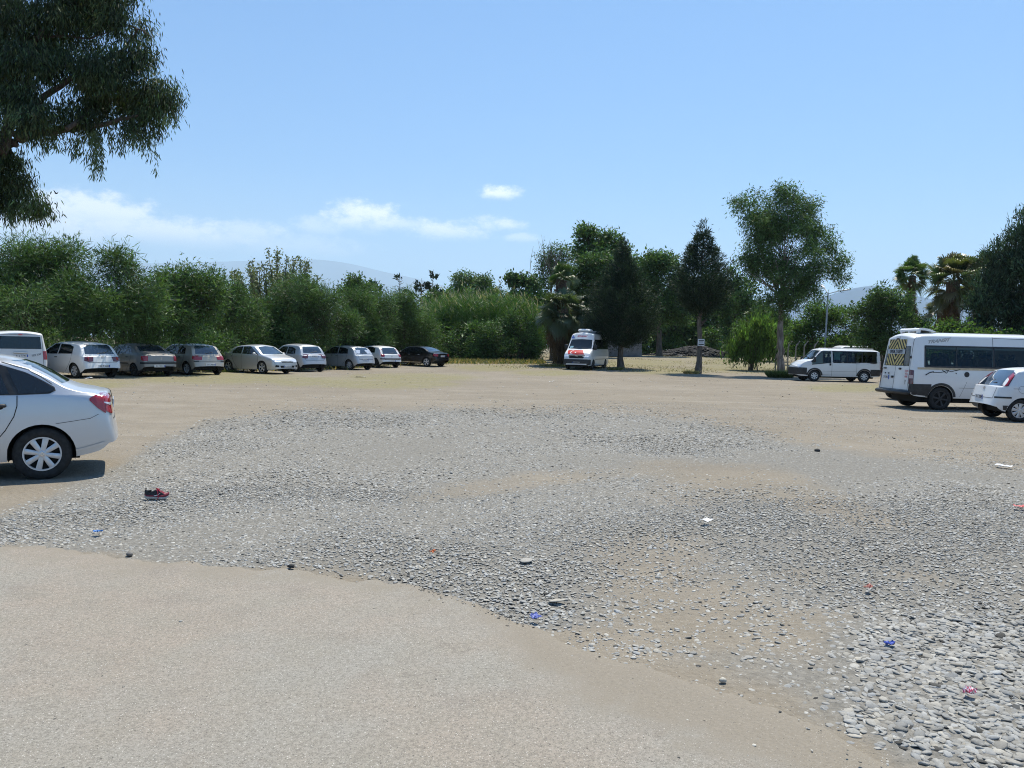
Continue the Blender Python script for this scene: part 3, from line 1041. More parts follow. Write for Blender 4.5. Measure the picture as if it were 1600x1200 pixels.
P_SILVER = paint('silver_paint', (0.60, 0.62, 0.65), .5, .32, .14)
P_SILVER2 = paint('silver_blue_paint', (0.50, 0.53, 0.57), .45, .35, .4)
P_GREYSILVER = paint('dusty_grey_paint', (0.27, 0.27, 0.275), .45, .4, .5)
P_BEIGE = paint('champagne_paint', (0.47, 0.42, 0.35), .4, .36, .4)
P_WHITE = paint('white_paint', (0.76, 0.77, 0.77), 0.0, .35, .14)
P_WHITE2 = paint('white_van_paint', (0.72, 0.735, 0.745), 0.0, .4, .22)
P_BLACK = paint('black_paint', (0.004, 0.004, 0.005), .0, .25, .02, .25)


def sc_keys(keys, sx=1, sz=1, sw=1, dx=0):
    return [((k[0]) * sx + dx, (k[1]) * sx + dx, k[2] * sz, k[3] * sz, k[4] * sz, k[5] * sw) for k in keys]


HATCH = [(-1.80, -1.66, .38, .88, .93, .80), (-1.72, -1.58, .30, .91, 1.06, .83), (-1.58, -1.42, .24, .935, 1.30, .845), (-1.42, -1.24, .22, .94, 1.425, .85), (-.9, -.75, .20, .935, 1.475, .857),
         (-.2, -.1, .20, .925, 1.49, .86), (.42, .34, .20, .915, 1.455, .86), (.82, .74, .20, .905, 1.25, .86), (1.2, 1.2, .20, .89, .99, .858), (1.55, 1.58, .21, .83, .92, .845), (1.88, 1.88, .22, .73, .80, .80), (1.98, 1.96, .26, .66, .70, .75)]
SEDAN = [(-1.90, -1.86, .42, .90, .985, .765), (-1.82, -1.79, .34, .94, 1.025, .80), (-1.6, -1.58, .27, .965, 1.06, .83), (-1.36, -1.36, .23, .975, 1.12, .845), (-1.1, -1.1, .21, .975, 1.27, .85), (-.84, -.82, .20, .97, 1.395, .855),
         (-.5, -.48, .20, .965, 1.455, .858), (.1, .1, .20, .955, 1.475, .86), (.5, .45, .20, .945, 1.44, .86), (.86, .80, .20, .93, 1.24, .86), (1.22, 1.22, .20, .90, .99, .858), (1.6, 1.62, .21, .84, .92, .845), (1.92, 1.92, .22, .74, .80, .79), (2.02, 2.0, .26, .66, .70, .74)]
def dress(v, five=True, lamp=((-.20, .10), (.72, .985)), lamp_m='red_lens', rearglass=((-.60, .995), (.60, .995), (.52, 1.365), (-.52, 1.365)), plate=(0, .53, ''), strip=None,
          apron=True, sedan=False, handles='black_plastic', front=True, badge=None, rub=False, wiper=True, seam_z=.66):
    """panes, lamps, seams and trim of an ordinary car"""
    G = M['glass']
    if sedan:
        v.patch('window', 'L', [(-.22, .985), (.98, .965)], [(-.22, 1.365), (.28, 1.375), (.98, .98)], G, both=True)
        v.patch('window', 'L', [(-1.02, 1.0), (-.30, .99)], [(-.98, 1.11), (-.72, 1.33), (-.30, 1.37)], G, both=True)
    elif five:
        v.patch('window', 'L', [(-.22, .975), (1.0, .95)], [(-.22, 1.375), (.26, 1.38), (1.0, .965)], G, both=True)
        v.patch('window', 'L', [(-1.10, .995), (-.30, .98)], [(-1.02, 1.26), (-.72, 1.35), (-.30, 1.375)], G, both=True)
    else:
        v.patch('window', 'L', [(-.05, .97), (1.0, .95)], [(-.05, 1.385), (.26, 1.38), (1.0, .965)], G, both=True)
        v.patch('window', 'L', [(-1.06, .99), (-.12, .975)], [(-1.0, 1.27), (-.72, 1.355), (-.12, 1.38)], G, both=True)
    a, b_, c_, d_ = rearglass
    v.patch('rear_window', 'B', [a, b_], [d_, c_], M['sky_glass'], nu=14, nv=6)
    v.patch('windscreen', 'F', [(-.68, 1.005), (0, .99), (.68, 1.005)], [(-.52, 1.36), (0, 1.40), (.52, 1.36)], M['sky_glass'], nu=14, nv=6)
    (t0, t1), (z0, z1) = lamp
    for ax in ('BL', 'BR'):
        v.patch('tail_light', ax, [(t0, z0), ((t0 + t1) / 2, z0 - .01), (t1, z0 + .03)], [(t0 - .0, z1 - .02), ((t0 + t1) / 2, z1), (t1, z1 - .02)], M[lamp_m], nu=8, nv=5, off=.012)
    if front:
        for ax in ('FL', 'FR'):
            v.patch('headlight', ax, [(-.30, .60), (.16, .66)], [(-.28, .70), (.16, .77)], M['white_lens'], nu=8, nv=4, off=.012)
        k = MB()
        v.patch('', 'F', [(-.38, .60), (.38, .60)], [(-.42, .68), (.42, .68)], None, off=.008, mb=k)
        v.patch('', 'F', [(-.5, .33), (.5, .33)], [(-.5, .44), (.5, .44)], None, off=.008, mb=k)
        if k.f: k.build('grille', M['seam'], v.root)
    s = MB()
    if five or sedan: v.line('L', [(-.26, .24), (-.26, .97)], .012, both=True, mb=s)
    v.line('L', [(.95, .26), (1.0, .6), (1.0, .95)], .012, both=True, mb=s)
    v.line('L', [(-.62, .26), (-.85, .5), (-1.02, .78), (-1.04, .98)] if not sedan else [(-.6, .26), (-.86, .55), (-.98, .8), (-1.0, .98)], .012, both=True, mb=s)
    v.line('B', [(-.60, seam_z), (.60, seam_z)], .014, mb=s)
    v.line('B', [(-.60, seam_z), (-.64, .98)], .012, mb=s)
    v.line('B', [(.60, seam_z), (.64, .98)], .012, mb=s)
    s.build('seam', M['seam'], v.root)
    if apron: v.patch('rear_apron', 'B', [(-.62, .30), (.62, .30)], [(-.66, .385), (.66, .385)], M['black_plastic'], nu=12)
    if strip:
        k = MB()
        v.line('B', [(-.66, strip), (.66, strip)], .075, mb=k, off=.014)
        for ax in ('BL', 'BR'): v.line(ax, [(-.12, strip), (.16, strip)], .075, mb=k, off=.014)
        k.build('bumper_strip', M['black_plastic'], v.root)
    if rub: v.line('L', [(-.80, .56), (.95, .56)], .06, 'black_plastic', both=True, name='rub_strip', off=.012)
    if wiper:
        p = v.hit('B', .12, rearglass[0][1] + .02, off=.02)
        if p:
            k = MB(); k.tube([p, v.hit('B', -.30, rearglass[0][1] + .08, off=.02) or p], .010, 6)
            k.build('wiper', M['black_plastic'], v.root)
    for x_ in ((-.62, .25) if (five or sedan) else (.05,)): v.handle(x_ - .05, .84, handles)
    v.mirror(.86, .96)
    if plate: v.plate('B', plate[0], plate[1], plate[2])
    if badge: v.badge('B', 0, badge[0], badge[1], shape=badge[2])


ROW = 'cars parked nose first along the hedge'
# ---- white hatchback, three doors, round lamps
v = Vehicle('hatchback', 'white three-door hatchback with round dark tail lamps beside the white van', 'car', HATCH, (-1.23, 1.23), .30, P_WHITE, ROW)
dress(v, five=False, lamp=((-.24, .04), (.69, .925)), lamp_m='dark_lens', rearglass=((-.63, .985), (.63, .985), (.54, 1.37), (-.54, 1.37)), plate=(0, .50, '32 T 5402'), badge=(.86, .055, 'ring'))
for sy in (1, -1):
    p = v.hit('BL' if sy > 0 else 'BR', -.10, .80, off=.02)
    k = MB(); k.lathe([(.001, .012), (.06, .012), (.072, 0), (.072, -.02)], n=20)
    o = k.build('lamp_ring', M['red_lens'], v.root); o.location = p; o.rotation_euler = (0, 0, R(135) if sy > 0 else R(45))
k = MB(); p = v.hit('T', -1.0, 0, 0); k.tube([p, p + Vector((-.12, 0, .35))], .006, 5); k.build('aerial', M['ink'], v.root)
v.wheels(6, .5).place(119, 591, 61, 'L')

# ---- old grey saloon
v = Vehicle('sedan', 'dusty old grey saloon with a black bumper strip under round reeds of hedge', 'car', sc_keys(SEDAN, 1, .98), (-1.22, 1.22), .285, P_GREYSILVER, ROW)
v.root['label'] = 'dusty old grey saloon with a black bumper strip, between a white and a beige hatchback'
dress(v, sedan=True, lamp=((-.17, .12), (.70, .92)), rearglass=((-.58, 1.10), (.58, 1.10), (.50, 1.36), (-.50, 1.36)), plate=(.08, .47, '31 F 0314'), strip=.60, wiper=False, rub=True, badge=(.80, .045, 'diamond'))
v.wheels(7, .4, dark_hub=True).place(211, 588, 53, 'L')

# ---- beige hatchback
v = Vehicle('hatchback', 'champagne beige five-door hatchback with bright red tail lamps', 'car', sc_keys(HATCH, 1.0, 1.0), (-1.28, 1.30), .31, P_BEIGE, ROW)
dress(v, lamp=((-.26, .14), (.72, .93)), rearglass=((-.60, .995), (.60, .995), (.50, 1.37), (-.50, 1.37)), plate=(0, .50, '31 L 4021'), badge=(.83, .05, 'diamond'))
k = MB()
for ax in ('BL', 'BR'): v.line(ax, [(-.16, .655), (.06, .655)], .055, mb=k, off=.014)
k.build('bumper_strip', M['black_plastic'], v.root)
v.wheels(7, .55).place(294, 586, 54, 'L')

# ---- silver saloon parked nose out
COR = [(-1.98, -1.92, .42, .90, .98, .77)] + [(k[0] * 1.05, k[1] * 1.05, *k[2:]) for k in SEDAN[1:-3]] + [(1.62, 1.64, .21, .82, .905, .85), (1.98, 2.0, .22, .71, .79, .80), (2.12, 2.10, .24, .62, .68, .73)]
v = Vehicle('sedan', 'silver saloon parked nose out with its windscreen tinted like reflected sky facing the lot', 'car', COR, (-1.30, 1.30), .315, P_SILVER, ROW)
dress(v, sedan=True, rearglass=((-.58, 1.10), (.58, 1.10), (.50, 1.36), (-.50, 1.36)), plate=(0, .75, ''), wiper=False, front=False, handles=P_SILVER)
for ax in ('FL', 'FR'):
    v.patch('headlight', ax, [(-.32, .60), (-.05, .61), (.20, .70)], [(-.26, .70), (-.05, .755), (.26, .80)], M['white_lens'], nu=10, nv=4, off=.012)
k = MB(); v.patch('', 'F', [(-.36, .585), (.36, .585)], [(-.40, .665), (.40, .665)], None, off=.010, mb=k); v.patch('', 'F', [(-.42, .33), (.42, .33)], [(-.47, .435), (.47, .435)], None, off=.010, mb=k)
for ax in ('FL', 'FR'): v.patch('', ax, [(-.22, .36), (-.02, .36)], [(-.22, .45), (-.05, .47)], None, off=.010, mb=k)
k.build('grille', M['seam'], v.root)
k = MB(); v.line('F', [(-.36, .625), (.36, .625)], .018, mb=k, off=.02); k.build('grille_bar', M['chrome'], v.root)
v.badge('F', 0, .63, .045, shape='oval')
v.plate('F', 0, .40, '31 K 0518')
v.wheels(5, .35, cap=.70).place(411, 584, -122, 'R', axle=1)

# ---- small silver hatchback with tall tail
TALL = sc_keys(HATCH, .97, 1.04)
v = Vehicle('hatchback', 'small silver hatchback with oval dark red lamps right of the nose-out saloon', 'car', TALL, (-1.20, 1.22), .30, P_SILVER2, ROW)
dress(v, lamp=((-.22, .05), (.76, .99)), lamp_m='dark_lens', rearglass=((-.60, 1.06), (.60, 1.06), (.53, 1.42), (-.53, 1.42)), plate=(.02, .86, '31 P 211'))
v.wheels(8, .4).place(464, 581, 49, 'L')

# ---- silver hatchback, sloping
v = Vehicle('hatchback', 'silver-grey sloping hatchback with a crumpled blue-stickered number plate', 'car', sc_keys(HATCH, 1.02, 1.0), (-1.26, 1.27), .31, P_SILVER2, ROW)
v.root['label'] = 'silver-grey sloping hatchback seen mostly from its side, left of the white coupe'
dress(v, lamp=((-.16, .10), (1.02, 1.24)), lamp_m='white_lens', rearglass=((-.58, 1.0), (.58, 1.0), (.50, 1.37), (-.50, 1.37)), plate=(.05, .66, '31 E 930'), handles=P_SILVER2, strip=None)
v.wheels(9, .45).place(547, 578, 57, 'L')

# ---- white three-door coupe with tall red lamps
v = Vehicle('hatchback', 'white three-door coupe with tall boomerang red lamps, left of the black saloon', 'car', sc_keys(HATCH, 1.03, .985), (-1.28, 1.28), .31, P_WHITE, ROW)
dress(v, five=False, lamp=((-.12, .12), (.74, .92)), rearglass=((-.60, .93), (.60, .93), (.52, 1.34), (-.52, 1.34)), plate=(0, .47, '31 S 6210'), strip=.60, seam_z=.55, badge=(.75, .05, 'chevron'))
v.patch('tail_light', 'L', [(-1.78, .90), (-1.66, .92)], [(-1.475, 1.31), (-1.41, 1.33)], M['red_lens'], nu=4, nv=8, off=.012, both=True)
v.wheels(9, .4, dark_hub=True).place(589, 574.5, 45, 'L')

# ---- black saloon
BLK = sc_keys(SEDAN, 1.08, .98, 1.02)
v = Vehicle('sedan', 'black saloon with shiny alloy wheels at the end of the row', 'car', BLK, (-1.36, 1.36), .33, P_BLACK, ROW)
dress(v, sedan=True, lamp=((-.22, .14), (.74, .92)), rearglass=((-.60, 1.09), (.60, 1.09), (.52, 1.38), (-.52, 1.38)), plate=(.02, .74, '31 B 7710'), wiper=False, handles='chrome')
k = MB(); v.line('L', [(-.85, .30), (1.0, .30)], .03, both=True, mb=k, off=.012); k.build('sill_trim', M['chrome'], v.root)
v.wheels(5, .38, cap=.70).place(667, 573, 57, 'L')

# ---- foreground silver saloon, cut by the frame
FG = [(-2.02, -1.905, .41, .96, 1.035, .80), (-1.93, -1.83, .335, .985, 1.055, .828), (-1.72, -1.70, .28, .995, 1.075, .842), (-1.54, -1.53, .25, 1.00, 1.125, .85), (-1.30, -1.30, .235, 1.0, 1.262, .855),
      (-1.06, -1.05, .23, 1.0, 1.385, .858), (-.78, -.77, .23, .995, 1.455, .86), (-.3, -.3, .23, .985, 1.487, .862), (.25, .25, .23, .97, 1.475, .862), (.6, .56, .23, .955, 1.40, .86), (.9, .85, .23, .945, 1.24, .86),
      (1.28, 1.28, .23, .92, 1.01, .858), (1.62, 1.64, .23, .86, .94, .845), (1.95, 1.95, .24, .76, .82, .79), (2.06, 2.04, .28, .68, .72, .74)]
def fx_(x): return x if x > -1.245 else -1.245 + (x + 1.245) * .90
FG = [(fx_(k[0]), fx_(k[1]), *k[2:]) for k in FG]
v = Vehicle('sedan', 'silver saloon with eight-spoke hubcaps in the left foreground, tail towards the gravel', 'car', FG, (-1.245, 1.255), .31, P_SILVER, tum=.26, end=.11, arch=1.13)
hit0 = v.hit
v.hit = lambda ax, a, z, off=.006: hit0(ax, fx_(a) if ax in 'LR' else a, z, off)
G = M['glass']
rub = M['black_plastic']
v.patch('window_rubber', 'L', [(-.42, 1.005), (-.99, 1.005), (-1.33, 1.02), (-1.40, 1.055)], [(-.42, 1.385), (-.80, 1.36), (-1.08, 1.265), (-1.385, 1.095)], rub, both=True, off=.005, nu=26, nv=8)
v.patch('window', 'L', [(-.42, 1.02), (-.92, 1.02)], [(-.42, 1.375), (-.66, 1.367), (-.79, 1.345)], G, both=True, off=.010, nu=14, nv=6)
v.patch('quarter_window', 'L', [(-1.02, 1.02), (-1.31, 1.032), (-1.385, 1.062)], [(-.885, 1.325), (-1.10, 1.245), (-1.375, 1.085)], G, both=True, off=.010, nu=16, nv=6)
v.patch('window', 'L', [(.98, .99), (-.36, 1.015)], [(.98, 1.0), (.30, 1.385), (-.36, 1.385)], G, both=True, off=.010, nu=14, nv=6)
v.patch('rear_window', 'B', [(-.60, 1.135), (.60, 1.135)], [(-.50, 1.40), (.50, 1.40)], G, nu=14, nv=6)
v.patch('windscreen', 'F', [(-.66, 1.02), (0, 1.0), (.66, 1.02)], [(-.52, 1.38), (0, 1.42), (.52, 1.38)], G, nu=14, nv=6)
# lamp: upper red, clear wedge, lower red; wraps from the flank to the tail
for ax in ('L', 'R'):
    v.patch('tail_light', ax, [(-1.79, .935), (-1.89, .84), (-1.985, .775)], [(-1.79, .965), (-1.86, 1.0), (-1.965, 1.018)], M['red_lens'], nu=12, nv=8, off=.013)
for ax in ('BL', 'BR'):
    v.patch('tail_light', ax, [(-.24, .78), (-.05, .765), (.05, .80)], [(-.24, 1.0), (-.05, 1.015), (.05, 1.0)], M['red_lens'], nu=10, nv=8, off=.012)
    v.patch('indicator_lens', ax, [(-.16, .872), (-.02, .872), (.065, .90)], [(-.16, .905), (-.02, .905), (.065, .915)], M['white_lens'], nu=8, nv=2, off=.017)
s_ = MB()
v.line('L', [(-.62, .255), (-.75, .42), (-.885, .60), (-.97, .76), (-1.0, .88), (-1.0, 1.0)], .010, both=True, mb=s_)
v.line('L', [(-.40, .25), (-.40, 1.01)], .010, both=True, mb=s_)
v.line('L', [(-1.40, .665), (-1.62, .695), (-1.80, .72), (-1.90, .77)], .005, both=True, mb=s_)
v.line('L', [(.98, .26), (1.02, .6), (1.0, .95)], .010, both=True, mb=s_)
v.line('L', [(-1.36, 1.125), (-1.10, 1.30), (-.8, 1.392), (-.3, 1.42)], .008, both=True, mb=s_)
v.line('B', [(-.62, .70), (.62, .70)], .012, mb=s_)
s_.build('seam', M['seam'], v.root)
# crease that catches the light above the bumper, bumper lip, sill
k = MB(); v.line('L', [(-1.50, .32), (-1.72, .355), (-1.98, .42)], .03, both=True, mb=k, off=.012); k.build('bumper_lip', v.body_mat, v.root)
k = MB(); v.line('L', [(-.80, .245), (.85, .245)], .05, both=True, mb=k, off=.014); k.build('sill_trim', rub, v.root)
v.handle(-.79, .885, 'black_plastic', wd=.215, ht=.040)
v.handle(.10, .87, 'black_plastic', wd=.215, ht=.040)
k = MB()
for sg, ax in ((1, 'L'), (-1, 'R')):
    p = v.hit(ax, -.80, .866, off=.002)
    k.add([p + Vector((.07 * math.cos(a), 0, .032 * math.sin(a))) for a in np.linspace(0, 2 * math.pi, 16, endpoint=False)], [tuple(range(16))])
k.build('handle_recess', M['dark'], v.root)
v.mirror(.86, 1.02)
v.plate('B', 0, .86, '31 D 8842')
v.wheels(8, .36, cap=.645, fancy=True, inset=.03)
for ch in v.root.children:
    if ch.name.startswith('wheel'):
        k = MB()
        for sg in (1, -1):
            k.add([(0, .006, .028), (sg * .020, .006, 0), (0, .006, -.028), (0, .006, -.015), (sg * .010, .006, 0), (0, .006, .015)], [(0, 1, 4, 5), (1, 2, 3, 4)])
        k.build('badge', M['chrome'], ch)
v.place(67, 749, 117, 'L')

# ---- white panel van, tail view, far left
VAN = [(-2.28, -2.16, .36, 1.14, 1.90, .90), (-2.2, -2.1, .30, 1.15, 1.93, .935), (-1.6, -1.58, .27, 1.15, 1.955, .95), (.9, .9, .26, 1.14, 1.95, .95), (1.25, 1.1, .26, 1.13, 1.86, .95), (1.62, 1.55, .26, 1.10, 1.42, .945), (1.9, 1.9, .26, 1.02, 1.18, .93), (2.3, 2.32, .27, .84, .95, .88), (2.42, 2.4, .32, .74, .80, .80)]
v = Vehicle('van', 'white boxy passenger van seen from behind at the far left', 'van', VAN, (-1.45, 1.45), .33, P_WHITE2, ROW, tum=.14, end=.06)
v.patch('rear_window', 'B', [(-.72, 1.24), (.72, 1.24)], [(-.68, 1.73), (.68, 1.73)], G, nu=14, nv=6)
v.patch('window', 'L', [(-2.02, 1.22), (-1.0, 1.22)], [(-1.98, 1.70), (-1.0, 1.70)], G, both=True)
v.patch('window', 'L', [(-.9, 1.22), (.25, 1.22)], [(-.9, 1.70), (.25, 1.70)], G, both=True)
v.patch('window', 'L', [(.35, 1.2), (1.5, 1.17)], [(.35, 1.7), (.95, 1.7), (1.5, 1.2)], G, both=True)
v.patch('windscreen', 'F', [(-.74, 1.25), (.74, 1.25)], [(-.64, 1.78), (.64, 1.78)], G)
for ax in ('BL', 'BR'): v.patch('tail_light', ax, [(-.09, .82), (.05, .82)], [(-.09, 1.16), (.05, 1.16)], M['red_lens'], nu=4, off=.012)
for ax in ('FL', 'FR'): v.patch('headlight', ax, [(-.2, .68), (.1, .70)], [(-.2, .80), (.1, .86)], M['white_lens'], nu=6, off=.012)
k = MB(); v.line('B', [(-.8, .60), (.8, .60)], .012, mb=k); v.line('B', [(-.79, .60), (-.74, 1.80)], .012, mb=k); v.line('B', [(.79, .60), (.74, 1.80)], .012, mb=k); v.line('B', [(-.74, 1.80), (.74, 1.80)], .012, mb=k)
k.build('seam', M['seam'], v.root)
k = MB(); p = v.hit('B', 0, 1.09, off=.02); k.box(p, (.05, .5, .07), bev=.02); k.build('door_handle', v.body_mat, v.root, auto=50)
k = MB(); p = v.hit('B', 0, 1.80, off=.02); k.box(p, (.04, .14, .03), bev=.01); k.build('brake_light', M['red_lens'], v.root)
v.plate('B', 0, .97, '31 J 7741', tilt=0)
v.patch('bumper', 'B', [(-.8, .36), (.8, .36)], [(-.84, .54), (.84, .54)], M['black_plastic'], nu=12, off=.02)
t_ = text_mesh('lettering', 'TDI 130', .10, M['ink'], v.root, shear=.3); p = v.hit('B', -.52, 1.0, off=.012); t_.location = p; t_.rotation_euler = (R(90), R(-14), R(-90))
v.mirror(1.35, 1.2, M['black_plastic'], (.1, .22, .24))
v.wheels(5, .5).place(-12, 593, 40, 'L', scale=.95)

# ---- parade minibus facing the camera under the palms
SPR = [(-2.9, -2.82, .40, 1.42, 2.58, .93), (-2.8, -2.75, .33, 1.42, 2.62, .97), (-2.2, -2.2, .30, 1.42, 2.65, .985), (1.0, 1.0, .30, 1.42, 2.65, .985), (1.32, 1.16, .30, 1.42, 2.58, .985), (1.62, 1.42, .30, 1.40, 2.20, .985), (2.0, 1.88, .30, 1.34, 1.62, .98), (2.18, 2.12, .30, 1.28, 1.42, .975), (2.62, 2.60, .30, 1.06, 1.22, .955), (2.80, 2.76, .31, .90, 1.0, .92)]
v = Vehicle('minibus', 'white and silver tour minibus with a red flag print on its bonnet facing the lot', 'minibus', SPR, (-1.83, 1.83), .35, P_WHITE2, tum=.10, end=.09, crown=.06)
P_FLAG = plain('flag_red_print', (0.62, 0.06, 0.035), .3, coat=.5, var=.12, vscale=4)
v.patch('windscreen', 'F', [(-.84, 1.49), (0, 1.45), (.84, 1.49)], [(-.76, 2.12), (0, 2.16), (.76, 2.12)], G, nu=16, nv=8, off=.008)
v.patch('window', 'L', [(1.3, 1.46), (1.95, 1.42)], [(1.3, 2.02), (1.45, 2.02), (1.95, 1.50)], G, both=True)
v.patch('window', 'L', [(-2.7, 1.46), (1.16, 1.46)], [(-2.66, 2.14), (1.16, 2.14)], G, both=True, nu=24)
v.patch('bonnet_print', 'F', [(-.66, 1.08), (0, 1.05), (.52, 1.08)], [(-.78, 1.36), (0, 1.38), (.30, 1.37)], P_FLAG, nu=18, nv=8, off=.008)
k = MB()
for i in range(22):                                   # white crescent and star of the flag print
    a0, a1 = R(50 + i * 260 / 22), R(50 + (i + 1) * 260 / 22)
    def cp(a, r): return v.hit('F', -.36 + r * 1.2 * math.cos(a), 1.21 + r * .95 * math.sin(a), .013)
    w0, w1 = .036 * math.sin(math.pi * i / 22), .036 * math.sin(math.pi * (i + 1) / 22)
    rows = (rows if i else [[cp(a0, .125 - w0), cp(a0, .125 + w0 * .3)]]) + [[cp(a1, .125 - w1), cp(a1, .125 + w1 * .3)]]
k.grid(rows)
k.build('crescent', M['white_plastic'], v.root)
k = MB(); ctr = v.hit('F', -.14, 1.21, .013)
pts = [v.hit('F', -.14 + (.075 if i % 2 == 0 else .03) * math.cos(R(36 * i + 90)) * 1.1, 1.21 + (.075 if i % 2 == 0 else .03) * math.sin(R(36 * i + 90)), .013) for i in range(10)]
k.add([ctr] + pts, [(0, i + 1, (i + 1) % 10 + 1) for i in range(10)]); k.build('star', M['white_plastic'], v.root)
k = MB(); v.patch('', 'F', [(-.50, .80), (.50, .80)], [(-.60, 1.02), (0, 1.04), (.60, 1.02)], None, mb=k, off=.012, nu=14); k.build('grille', M['seam'], v.root)
v.badge('F', 0, .92, .10, shape='star')
v.patch('bumper', 'F', [(-.90, .34), (.90, .34)], [(-.93, .74), (.93, .74)], M['black_plastic'], nu=18, off=.02)
for ax in ('FL', 'FR'):
    v.patch('bumper', ax, [(-.2, .34), (.22, .34)], [(-.2, .74), (.22, .72)], M['black_plastic'], nu=10, off=.02)
    v.patch('headlight', ax, [(-.30, .80), (.14, .90)], [(-.32, .95), (.16, 1.14)], M['white_lens'], nu=8, off=.012)
for ax in ('BL', 'BR'): v.patch('tail_light', ax, [(-.06, .9), (.08, .9)], [(-.06, 1.4), (.08, 1.4)], M['red_lens'], nu=4)
v.plate('F', 0, .50, '31 M 3340')
t_ = text_mesh('lettering', 'SEYAHAT', .17, plain('red_lettering', (0.55, 0.05, 0.10), .4), v.root, shear=.35, bold=.004); p = v.hit('F', -.02, 2.36, off=.02); t_.location = p; t_.rotation_euler = (R(63), 0, R(90)); t_.scale = (1.0, 1, 1)
k = MB(); v.patch('', 'F', [(-.80, 2.20), (-.52, 2.20)], [(-.74, 2.42), (-.66, 2.42)], None, mb=k, off=.010); k.build('blue_emblem', plain('emblem_blue', (0.10, 0.16, 0.42), .4), v.root)
k = MB(); v.patch('', 'F', [(-.74, 1.52), (-.50, 1.52)], [(-.72, 1.66), (-.50, 1.66)], None, mb=k, off=.014); k.build('route_card', plain('route_card', (0.22, 0.42, 0.50), .5), v.root)
v.mirror(1.75, 1.55, M['black_plastic'], (.12, .24, .36))
k = MB(); k.box((.55, 0, 2.78), (.85, .95, .24), bev=.10); k.build('air_conditioner', M['white_plastic'], v.root, auto=40)
k = MB(); k.box((-1.2, 0, 2.72), (1.7, 1.15, .15), bev=.06); k.build('roof_vent', M['white_plastic'], v.root, auto=40)
k = MB(); v.line('L', [(-2.8, .98), (2.3, .98)], .012, both=True, mb=k); v.line('L', [(1.22, .36), (1.22, 2.2)], .012, both=True, mb=k); v.line('L', [(-2.8, .75), (1.4, .75)], .035, both=True, mb=k); k.build('seam', M['seam'], v.root)
k = MB(); p = v.hit('F', -.05, 1.50, .03); p2 = v.hit('F', -.62, 1.53, .03); k.tube([p, p2], .012, 6); p = v.hit('F', .62, 1.50, .03); p2 = v.hit('F', .10, 1.55, .03); k.tube([p, p2], .012, 6); k.build('wiper', M['black_plastic'], v.root)
v.wheels(6, .5, dark_hub=True).place(925, 580, 160, 'L', axle=1, D=55)

# ---- white low minibus, side on
TRL = [(-2.40, -2.36, .37, 1.20, 1.88, .92), (-2.32, -2.28, .33, 1.20, 1.92, .955), (-1.6, -1.6, .31, 1.20, 1.945, .965), (.95, .95, .31, 1.20, 1.945, .965), (1.10, 1.05, .31, 1.20, 1.92, .965), (1.40, 1.33, .31, 1.17, 1.62, .96), (1.66, 1.60, .31, 1.12, 1.33, .955), (1.98, 1.95, .31, 1.05, 1.22, .94), (2.22, 2.20, .32, .95, 1.07, .92), (2.36, 2.33, .34, .84, .93, .89)]
v = Vehicle('minibus', 'white low-roof minibus parked side on beside the tall eucalyptus', 'minibus', TRL, (-1.465, 1.465), .33, P_WHITE2, tum=.12, end=.07,
            holes=[(-2.18, .40, 6, 12), (.52, 1.02, 6, 12)], xcuts=(-2.18, .40, .52, 1.02), crown=.045)
v.patch('window', 'L', [(-2.20, 1.18), (.42, 1.18)], [(-2.18, 1.80), (.42, 1.80)], M['tinted'], both=True, nu=30, nv=6, off=.004)
v.patch('cab_window', 'L', [(.50, 1.14), (1.02, 1.08), (1.62, 1.02)], [(.50, 1.80), (1.02, 1.80), (1.62, 1.16)], M['tinted'], both=True, nu=16, nv=6, off=.004)
k = MB()
for x_ in (-1.32, -.46): v.line('L', [(x_, 1.17), (x_, 1.81)], .05, both=True, mb=k, off=.008)
v.line('L', [(-2.22, 1.17), (.44, 1.17)], .03, both=True, mb=k, off=.008); v.line('L', [(-2.22, 1.80), (.44, 1.80)], .03, both=True, mb=k, off=.008)
v.line('L', [(.98, 1.08), (.98, 1.8)], .04, both=True, mb=k, off=.008)
v.line('L', [(.50, 1.13), (1.0, 1.07), (1.64, 1.00)], .035, both=True, mb=k, off=.008)
v.line('L', [(1.02, 1.78), (1.34, 1.50), (1.66, 1.14)], .05, both=True, mb=k, off=.008)
k.build('window_rubber', M['black_plastic'], v.root)
v.patch('windscreen', 'F', [(-.80, 1.32), (0, 1.28), (.80, 1.32)], [(-.72, 1.82), (0, 1.85), (.72, 1.82)], G, nu=14, nv=6)
v.patch('rear_window', 'B', [(-.72, 1.22), (.72, 1.22)], [(-.70, 1.76), (.70, 1.76)], G)
k = MB()
v.patch('', 'L', [(1.92, .38), (2.36, .42)], [(1.92, .80), (2.40, .82)], None, both=True, mb=k, off=.012)
v.patch('', 'F', [(-.86, .40), (.86, .40)], [(-.88, .80), (.88, .80)], None, mb=k, off=.014, nu=16)
for ax in ('FL', 'FR'): v.patch('', ax, [(-.16, .40), (.2, .40)], [(-.16, .80), (.2, .80)], None, mb=k, off=.014)
k.build('bumper', M['black_plastic'], v.root)
k = MB()
v.patch('', 'L', [(-2.36, .38), (-1.86, .38)], [(-2.38, .76), (-1.80, .76)], None, both=True, mb=k, off=.012)
for ax in ('BL', 'BR'): v.patch('', ax, [(-.2, .38), (.12, .38)], [(-.2, .76), (.12, .76)], None, mb=k, off=.014)
v.patch('', 'B', [(-.84, .38), (.84, .38)], [(-.84, .62), (.84, .62)], None, mb=k, off=.014)
k.build('rear_cladding', M['black_plastic'], v.root)
